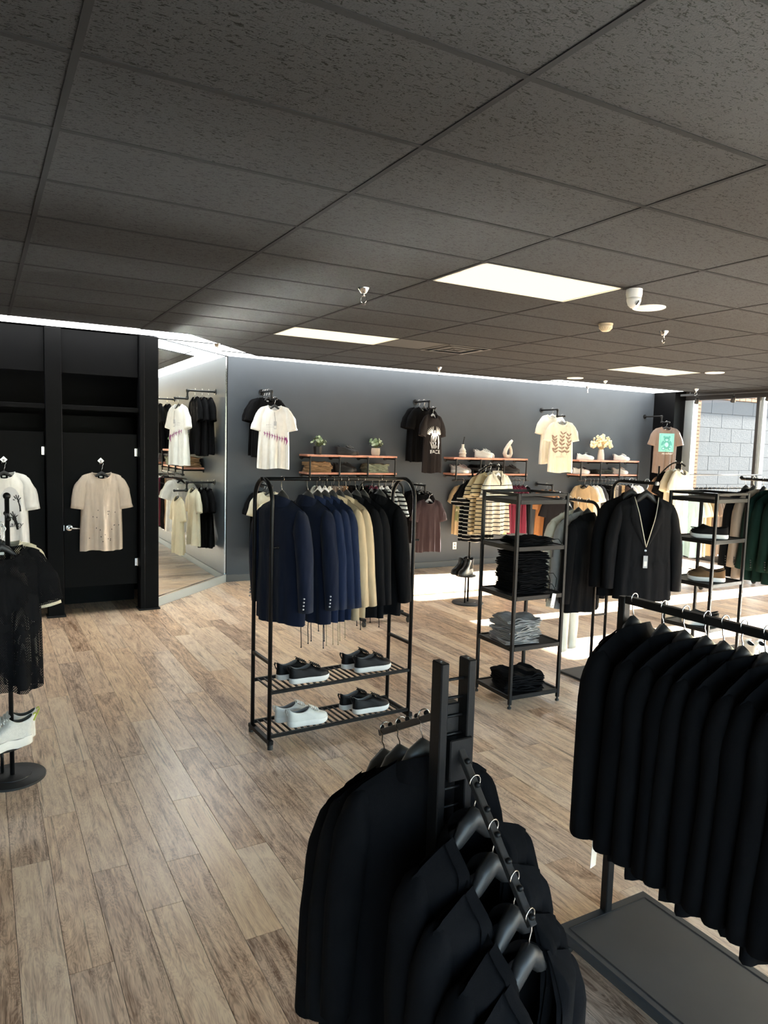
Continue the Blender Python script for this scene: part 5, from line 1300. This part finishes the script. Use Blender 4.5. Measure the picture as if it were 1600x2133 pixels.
# ------------------------------------------------------------------ pipe shelves on the back wall
shelf_wood = pmat('shelf_wood', lin((196, 138, 116)), .5, 0, .18, 18, .1, 40)
SH_Z, SL_Z, ROD_Z, SD = 1.80, 1.548, 1.44, .30
def wall_shelf(label, x0, x1):
    r = thing('pipe_shelf', label, 'wall shelf', ((x0+x1)/2, WALL_Y, 0), 0, 'pipe shelves on the back wall'); hw = (x1-x0)/2
    for z in (SH_Z, SL_Z):
        m = MB(); m.box((0, -SD/2, z-.014), (2*hw, SD, .028), None, .004); m.build('shelf_board', shelf_wood, r)
    for k in range(4):
        x = -hw+.04+(2*hw-.08)*k/3
        for z in (SH_Z, SL_Z):
            m = MB(); m.tube([(x, -.005, z-.042), (x, -SD-.012, z-.042)], .0125, 8); m.lathe([(.035, 0), (.035, .008), (.018, .02)], (x, 0, z-.042), 14, Matrix.Rotation(FX, 3, 'X')); m.build('bracket_pipe', pipe_metal, r, True, angle=50)
        m = MB(); m.tube([(x, -SD-.012, SH_Z-.042), (x, -SD-.012, ROD_Z)], .0125, 8); m.build('upright_pipe', pipe_metal, r, True, angle=50)
        m = MB()
        for z in (SH_Z-.042, SL_Z-.042, ROD_Z): m.ball((x, -SD-.012, z), .020, 8)
        m.build('pipe_joint', pipe_metal, r, True)
    m = MB(); m.tube([(-hw-.03, -SD-.012, ROD_Z), (hw+.03, -SD-.012, ROD_Z)], .0125, 8); m.build('hanging_rod', pipe_metal, r, True)
wall_shelf('two-tier pipe shelf with green plants behind the suit rack', 4.03, 5.50)
wall_shelf('two-tier pipe shelf with white vases in the middle of the wall', 6.54, 8.05)
wall_shelf('two-tier pipe shelf with dried flowers nearest the window', 9.22, 10.74)
RY = WALL_Y-SD-.012
def rod_tee(label, mat, x, seed, rz=0.0, g='', **kw):
    d = dict(L=.78, hw=.175, hem=.195, slv=.26, depth=.032, group=g); d.update(kw)
    return tee(label, mat, (x, RY, ROD_Z+.0135), BX+rz, seed, **d)
g1, g2, g3 = 'clothes under the plant shelf', 'clothes under the vase shelf', 'clothes under the dried flower shelf'
for i, (c, mt, x, kind) in enumerate((('white', white, 4.18, 't'), ('white', white, 4.26, 't'), ('white', ivory, 4.34, 't'), ('taupe', taupe, 4.44, 'p'), ('taupe', taupe, 4.52, 'p'), ('rose-tan', khaki, 4.60, 'p'), ('black', blk, 4.70, 'p'), ('black', blk2, 4.78, 'p'), ('black', blk, 4.88, 'p'), ('maroon', maroon, 5.02, 't'), ('maroon', maroon, 5.09, 't'), ('white', white, 5.18, 't'), ('white', white, 5.28, 't'), ('black', blk2, 5.38, 't'))):
    lb = '%s %s, %s from the left on the rod below the plants' % (c, 'tee' if kind == 't' else 'trousers', ORD[i])
    if kind == 't': rod_tee(lb, mt, x, 700+i, .05*math.sin(i*1.9), g1)
    else: trousers(lb, mt, (x, RY, ROD_Z+.0135), BX+.05*math.sin(i), 700+i, .80, g1, wid=.15)
t, s = rod_tee('sand tee with green graphic panel at the left under the vase shelf', sand, 6.72, 720, .25, g2, L=.80, hw=.19)
print_on(t, s, [rect(-.10, .06, -.68, -.28, 10)], pmat('print_olive', lin((150, 148, 108)), .9), 'graphic_panel')
print_on(t, s, [rect(-.09, -.06, -.66, -.32, 4), rect(-.02, .05, -.42, -.34, 4), rect(-.05, .03, -.62, -.56, 4)], pmat('print_olive_dark', lin((104, 108, 74)), .9), 'graphic_detail', .006)
print_on(t, s, [text_polys('REST', .06, 0, (-.02, -.50))], cream, 'lettering', .007)
rod_tee('sand tee, second from the left under the vase shelf', sand, 6.86, 721, .1, g2)
rod_tee('cream tee, third from the left under the vase shelf', cream, 6.98, 722, 0, g2)
rod_tee('black top behind the striped shirts under the vase shelf', blk2, 7.14, 723, 0, g2)
rod_tee('white top behind the striped shirts under the vase shelf', ivory, 7.36, 724, 0, g2)
rod_tee('yellow-tan top beside the maroon tees under the vase shelf', fabric('honey', (226, 190, 128)), 7.47, 725, 0, g2)
for i in range(5): rod_tee('maroon tee, %s from the left under the vase shelf' % ORD[i], maroon, 7.57+.075*i, 730+i, .05*math.sin(i*2), g2)
rod_tee('black tee with white trim right of the maroon tees', blk, 7.96, 736, 0, g2, trim=white)
t, s = rod_tee('sand tee at the left under the dried flower shelf', sand, 9.36, 740, .30, g3, L=.80, hw=.19)
for i, (c, mt, x, kind) in enumerate((('white', white, 9.50, 't'), ('white', ivory, 9.58, 't'), ('dark grey', dgrey, 9.68, 't'), ('black', blk, 9.78, 'p'), ('black', blk2, 9.87, 'p'), ('cream', cream, 9.95, 'p'), ('grey', grey, 10.03, 'p'), ('dark grey', dgrey, 10.11, 'p'), ('sand', sand, 10.20, 'p'), ('brown', fabric('brown', (62, 48, 44)), 10.30, 't'), ('black', blk2, 10.38, 't'), ('white', white, 10.47, 't'), ('ivory', ivory, 10.56, 't'), ('white', white, 10.65, 't'))):
    lb = '%s %s, %s from the left on the rod below the dried flowers' % (c, 'tee' if kind == 't' else 'trousers', ORD[i+1])
    if kind == 't': rod_tee(lb, mt, x, 741+i, .05*math.sin(i*1.7), g3)
    else: trousers(lb, mt, (x, RY, ROD_Z+.0135), BX+.05*math.sin(i), 741+i, .80, g3, wid=.15)

# things on the pipe shelves
def plant(label, x, pot_m, ribbed, seed):
    r = thing('potted_plant', label, 'potted plant', (x, WALL_Y-.16, SH_Z)); rd = random.Random(seed)
    m = MB(); n = 28
    if ribbed: 
        prof = [(.050, 0), (.062, .02), (.066, .06), (.064, .10), (.060, .115), (.052, .113), (.050, .095), (.001, .09)]
        m.lathe(prof, n=n); b = len(m.v)
        m.v = [((v[0]*(1+.03*math.cos(14*math.atan2(v[1], v[0]))) if math.hypot(v[0], v[1]) > .054 else v[0]), (v[1]*(1+.03*math.cos(14*math.atan2(v[1], v[0]))) if math.hypot(v[0], v[1]) > .054 else v[1]), v[2]) for v in m.v]
    else: m.lathe([(.052, 0), (.058, .006), (.066, .115), (.060, .118), (.056, .10), (.001, .095)], n=8)
    m.build('pot', pot_m, r, ribbed)
    lm = [pmat('leaf_green', lin((104, 122, 84)), .6, 0, .2, 20), pmat('leaf_pale', lin((170, 182, 150)), .6, 0, .15, 20)]
    m = MB(); st = MB()
    for k in range(46):
        a = rd.uniform(0, 6.28); el = rd.uniform(.15, 1.45); R_ = rd.uniform(.07, .135)
        p = Vector((math.cos(a)*math.cos(el)*R_*1.1, math.sin(a)*math.cos(el)*R_, .135+math.sin(el)*R_*.95))
        st.tube([(0, 0, .09), p*.5+Vector((0, 0, .06)), p], .0016, 4)
        nrm = Vector((math.cos(a)*.6+rd.uniform(-.4, .4), math.sin(a)*.6+rd.uniform(-.4, .4)-.25, rd.uniform(.2, .9))).normalized(); u = nrm.orthogonal().normalized(); v = nrm.cross(u); l = rd.uniform(.020, .030)
        m.cur = int(rd.random() < .45)
        m.add([p]+[p+u*(l*math.cos(2*math.pi*i/9))+v*(l*.8*math.sin(2*math.pi*i/9))-nrm*.004 for i in range(9)], [(0, 1+i, 1+(i+1) % 9) for i in range(9)])
    f = m.build('foliage', lm, r, True, fixn=False); f['kind'] = 'stuff'
    st.build('stems', pmat('stem_green', lin((90, 100, 60)), .7), r)['kind'] = 'stuff'
plant('round-leaved plant in a faceted black pot on the wall shelf', 4.25, pmat('pot_black', (.02, .02, .022), .25), False, 1)
plant('round-leaved plant in a ribbed beige pot on the wall shelf', 5.20, pmat('pot_beige', lin((206, 190, 172)), .7), True, 2)
mesh_b = pmat('mesh_black', (0.013, 0.013, 0.014), 0.55, 0, .3, 60, .5, 400)
gs = 'shoes on the wall shelves'
pair('black chunky runner between the two plants', 'runner', mesh_b, rubber_black, (4.73, WALL_Y-.165, SH_Z), math.radians(-26), .10, .02, group=gs, lace_m=pmat('lace_grey', (.10, .10, .10), .7))
pair('black chunky runner between the folded piles', 'runner', mesh_b, rubber_black, (4.70, WALL_Y-.165, SL_Z), math.radians(-26), .10, .02, group=gs)
z = SL_Z
for k in range(3):
    folded('khaki folded trousers, %s from the bottom on the plant shelf' % ORD[k], khaki, (4.24+.02*(k % 2), WALL_Y-.165, z), math.radians(5*(k-1)), 800+k, .36, .24, .048, 'khaki pile', name='folded_trousers', cat='folded trousers', lumpy=.012); z += .048
z = SL_Z
for k in range(3):
    folded('sage green folded trousers, %s from the bottom on the plant shelf' % ORD[k], sage, (5.20-.02*(k % 2), WALL_Y-.165, z), math.radians(4*(1-k)), 810+k, .36, .24, .042, 'sage pile', name='folded_trousers', cat='folded trousers', lumpy=.010, tagm=paper_white if k == 1 else None); z += .042
ceramic = pmat('ceramic_cream', lin((220, 210, 196)), .6, 0, .05, 10)
r = thing('ribbed_vase', 'small cream ribbed vase with a black reed on the wall shelf', 'vase', (6.80, WALL_Y-.16, SH_Z))
m = MB(); m.lathe([(.045, 0), (.055, .008), (.058, .025), (.050, .040), (.050, .044), (.060, .058), (.058, .078), (.048, .090), (.049, .096), (.052, .11), (.040, .135), (.024, .155), (.020, .20), (.023, .212), (.017, .212), (.015, .18)], n=24); m.build('vase_body', ceramic, r, True)
m = MB(); m.tube([(0, 0, .19), (.008, -.002, .26), (.022, -.004, .33)], [.006, .007, .010], 7); m.build('reed', ink_black, r, True)
pair('white chunky runner on the top of the vase shelf', 'runner', mesh_w, pmat('sole_offwhite', (.72, .70, .65), .55), (7.24, WALL_Y-.165, SH_Z), math.radians(-27), .115, .03, group=gs, detail=True)
silver = pmat('mesh_silver', (0.42, 0.41, 0.41), 0.4, .4, .25, 50, .3, 300)
pair('silver and white runner at the left of the vase shelf', 'runner', silver, rubber_white, (6.78, WALL_Y-.165, SL_Z), math.radians(-27), .115, .03, group=gs)
pair('black runner at the right of the vase shelf', 'runner', mesh_b, rubber_black, (7.80, WALL_Y-.165, SL_Z), math.radians(-27), .115, .03, group=gs)
z = SL_Z
for k in range(3):
    folded('dark folded trousers, %s from the bottom on the vase shelf' % ORD[k], (blk2, dgrey, blk)[k], (7.22, WALL_Y-.165, z), 0, 820+k, .40, .24, .045, 'dark pile', name='folded_trousers', cat='folded trousers'); z += .045
r = thing('loop_vase', 'cream twisted loop vase on the wall shelf', 'vase', (7.72, WALL_Y-.16, SH_Z))
m = MB()
P = [(.085, 0, .30), (.055, 0, .27), (.010, 0, .22), (-.045, 0, .14), (-.062, 0, .08), (-.040, 0, .035), (.005, 0, .026), (.050, 0, .040), (.072, 0, .085), (.068, 0, .14), (.050, 0, .19), (.030, -.005, .225)]
m.tube(P, [.020, .028, .030, .034, .036, .036, .034, .034, .030, .026, .022, .014], 12, ref=(0, 1, 0)); m.build('vase_body', ceramic, r, True)
r = thing('bud_vase', 'cream tapered vase with dried flowers on the wall shelf', 'vase', (9.88, WALL_Y-.16, SH_Z))
m = MB(); m.lathe([(.062, 0), (.064, .01), (.058, .10), (.045, .18), (.040, .195), (.034, .195), (.032, .15)], n=24); m.build('vase_body', ceramic, r, True)
rd = random.Random(9); m = MB(); st = MB()
for k in range(64):
    a = rd.uniform(0, 6.28); el = rd.uniform(.25, 1.5); R_ = rd.uniform(.17, .27); p = Vector((math.cos(a)*math.cos(el)*R_*1.05, math.sin(a)*math.cos(el)*R_*.7, .19+math.sin(el)*R_))
    st.tube([(0, 0, .12), (p.x*.3, p.y*.3, .24), p], .0018, 4)
    for q in range(3):
        pp = p+Vector((rd.uniform(-.022, .022), rd.uniform(-.02, .02), rd.uniform(-.025, .02))); m.ball(pp, rd.uniform(.010, .022), 4, rd.uniform(.8, 1.5))
m.build('dried_flowers', pmat('dried_cream', lin((232, 214, 176)), .9, 0, .15, 40), r, True)['kind'] = 'stuff'
st.build('dried_stems', pmat('dried_stem', lin((190, 166, 120)), .9), r)['kind'] = 'stuff'
navy_rim = fabric('navy_rim', (24, 26, 36))
pair('white sneaker with dark lining on top of the flower shelf', 'sneaker', leather_white, rubber_white, (9.50, WALL_Y-.165, SH_Z), math.radians(-28), .115, .03, group=gs, lace_m=navy_rim, lining=navy_rim, tab_m=navy_rim)
pair('all white sneaker on top of the flower shelf', 'sneaker', leather_white, rubber_white, (10.42, WALL_Y-.165, SH_Z), math.radians(-28), .125, .03, group=gs, lace_m=leather_white, lining=pmat('lining_pale', (.45, .43, .40), .8))
pair('white sneaker with dark lining on the lower flower shelf', 'sneaker', leather_white, rubber_white, (9.42, WALL_Y-.165, SL_Z), math.radians(-28), .115, .03, group=gs, lace_m=navy_rim, lining=navy_rim, tab_m=navy_rim)
pair('all white sneaker on the lower flower shelf', 'sneaker', leather_white, rubber_white, (10.40, WALL_Y-.165, SL_Z), math.radians(-28), .125, .03, group=gs, lace_m=leather_white, lining=pmat('lining_pale', (.45, .43, .40), .8))
z = SL_Z
for k in range(2):
    folded('dark green folded trousers, %s on the flower shelf' % ('under the other', 'lying on top')[k], fabric('olive_dark', (54, 58, 54)), (9.92, WALL_Y-.165, z), .05*k, 830+k, .40, .24, .04, 'green pile', name='folded_trousers', cat='folded trousers'); z += .04
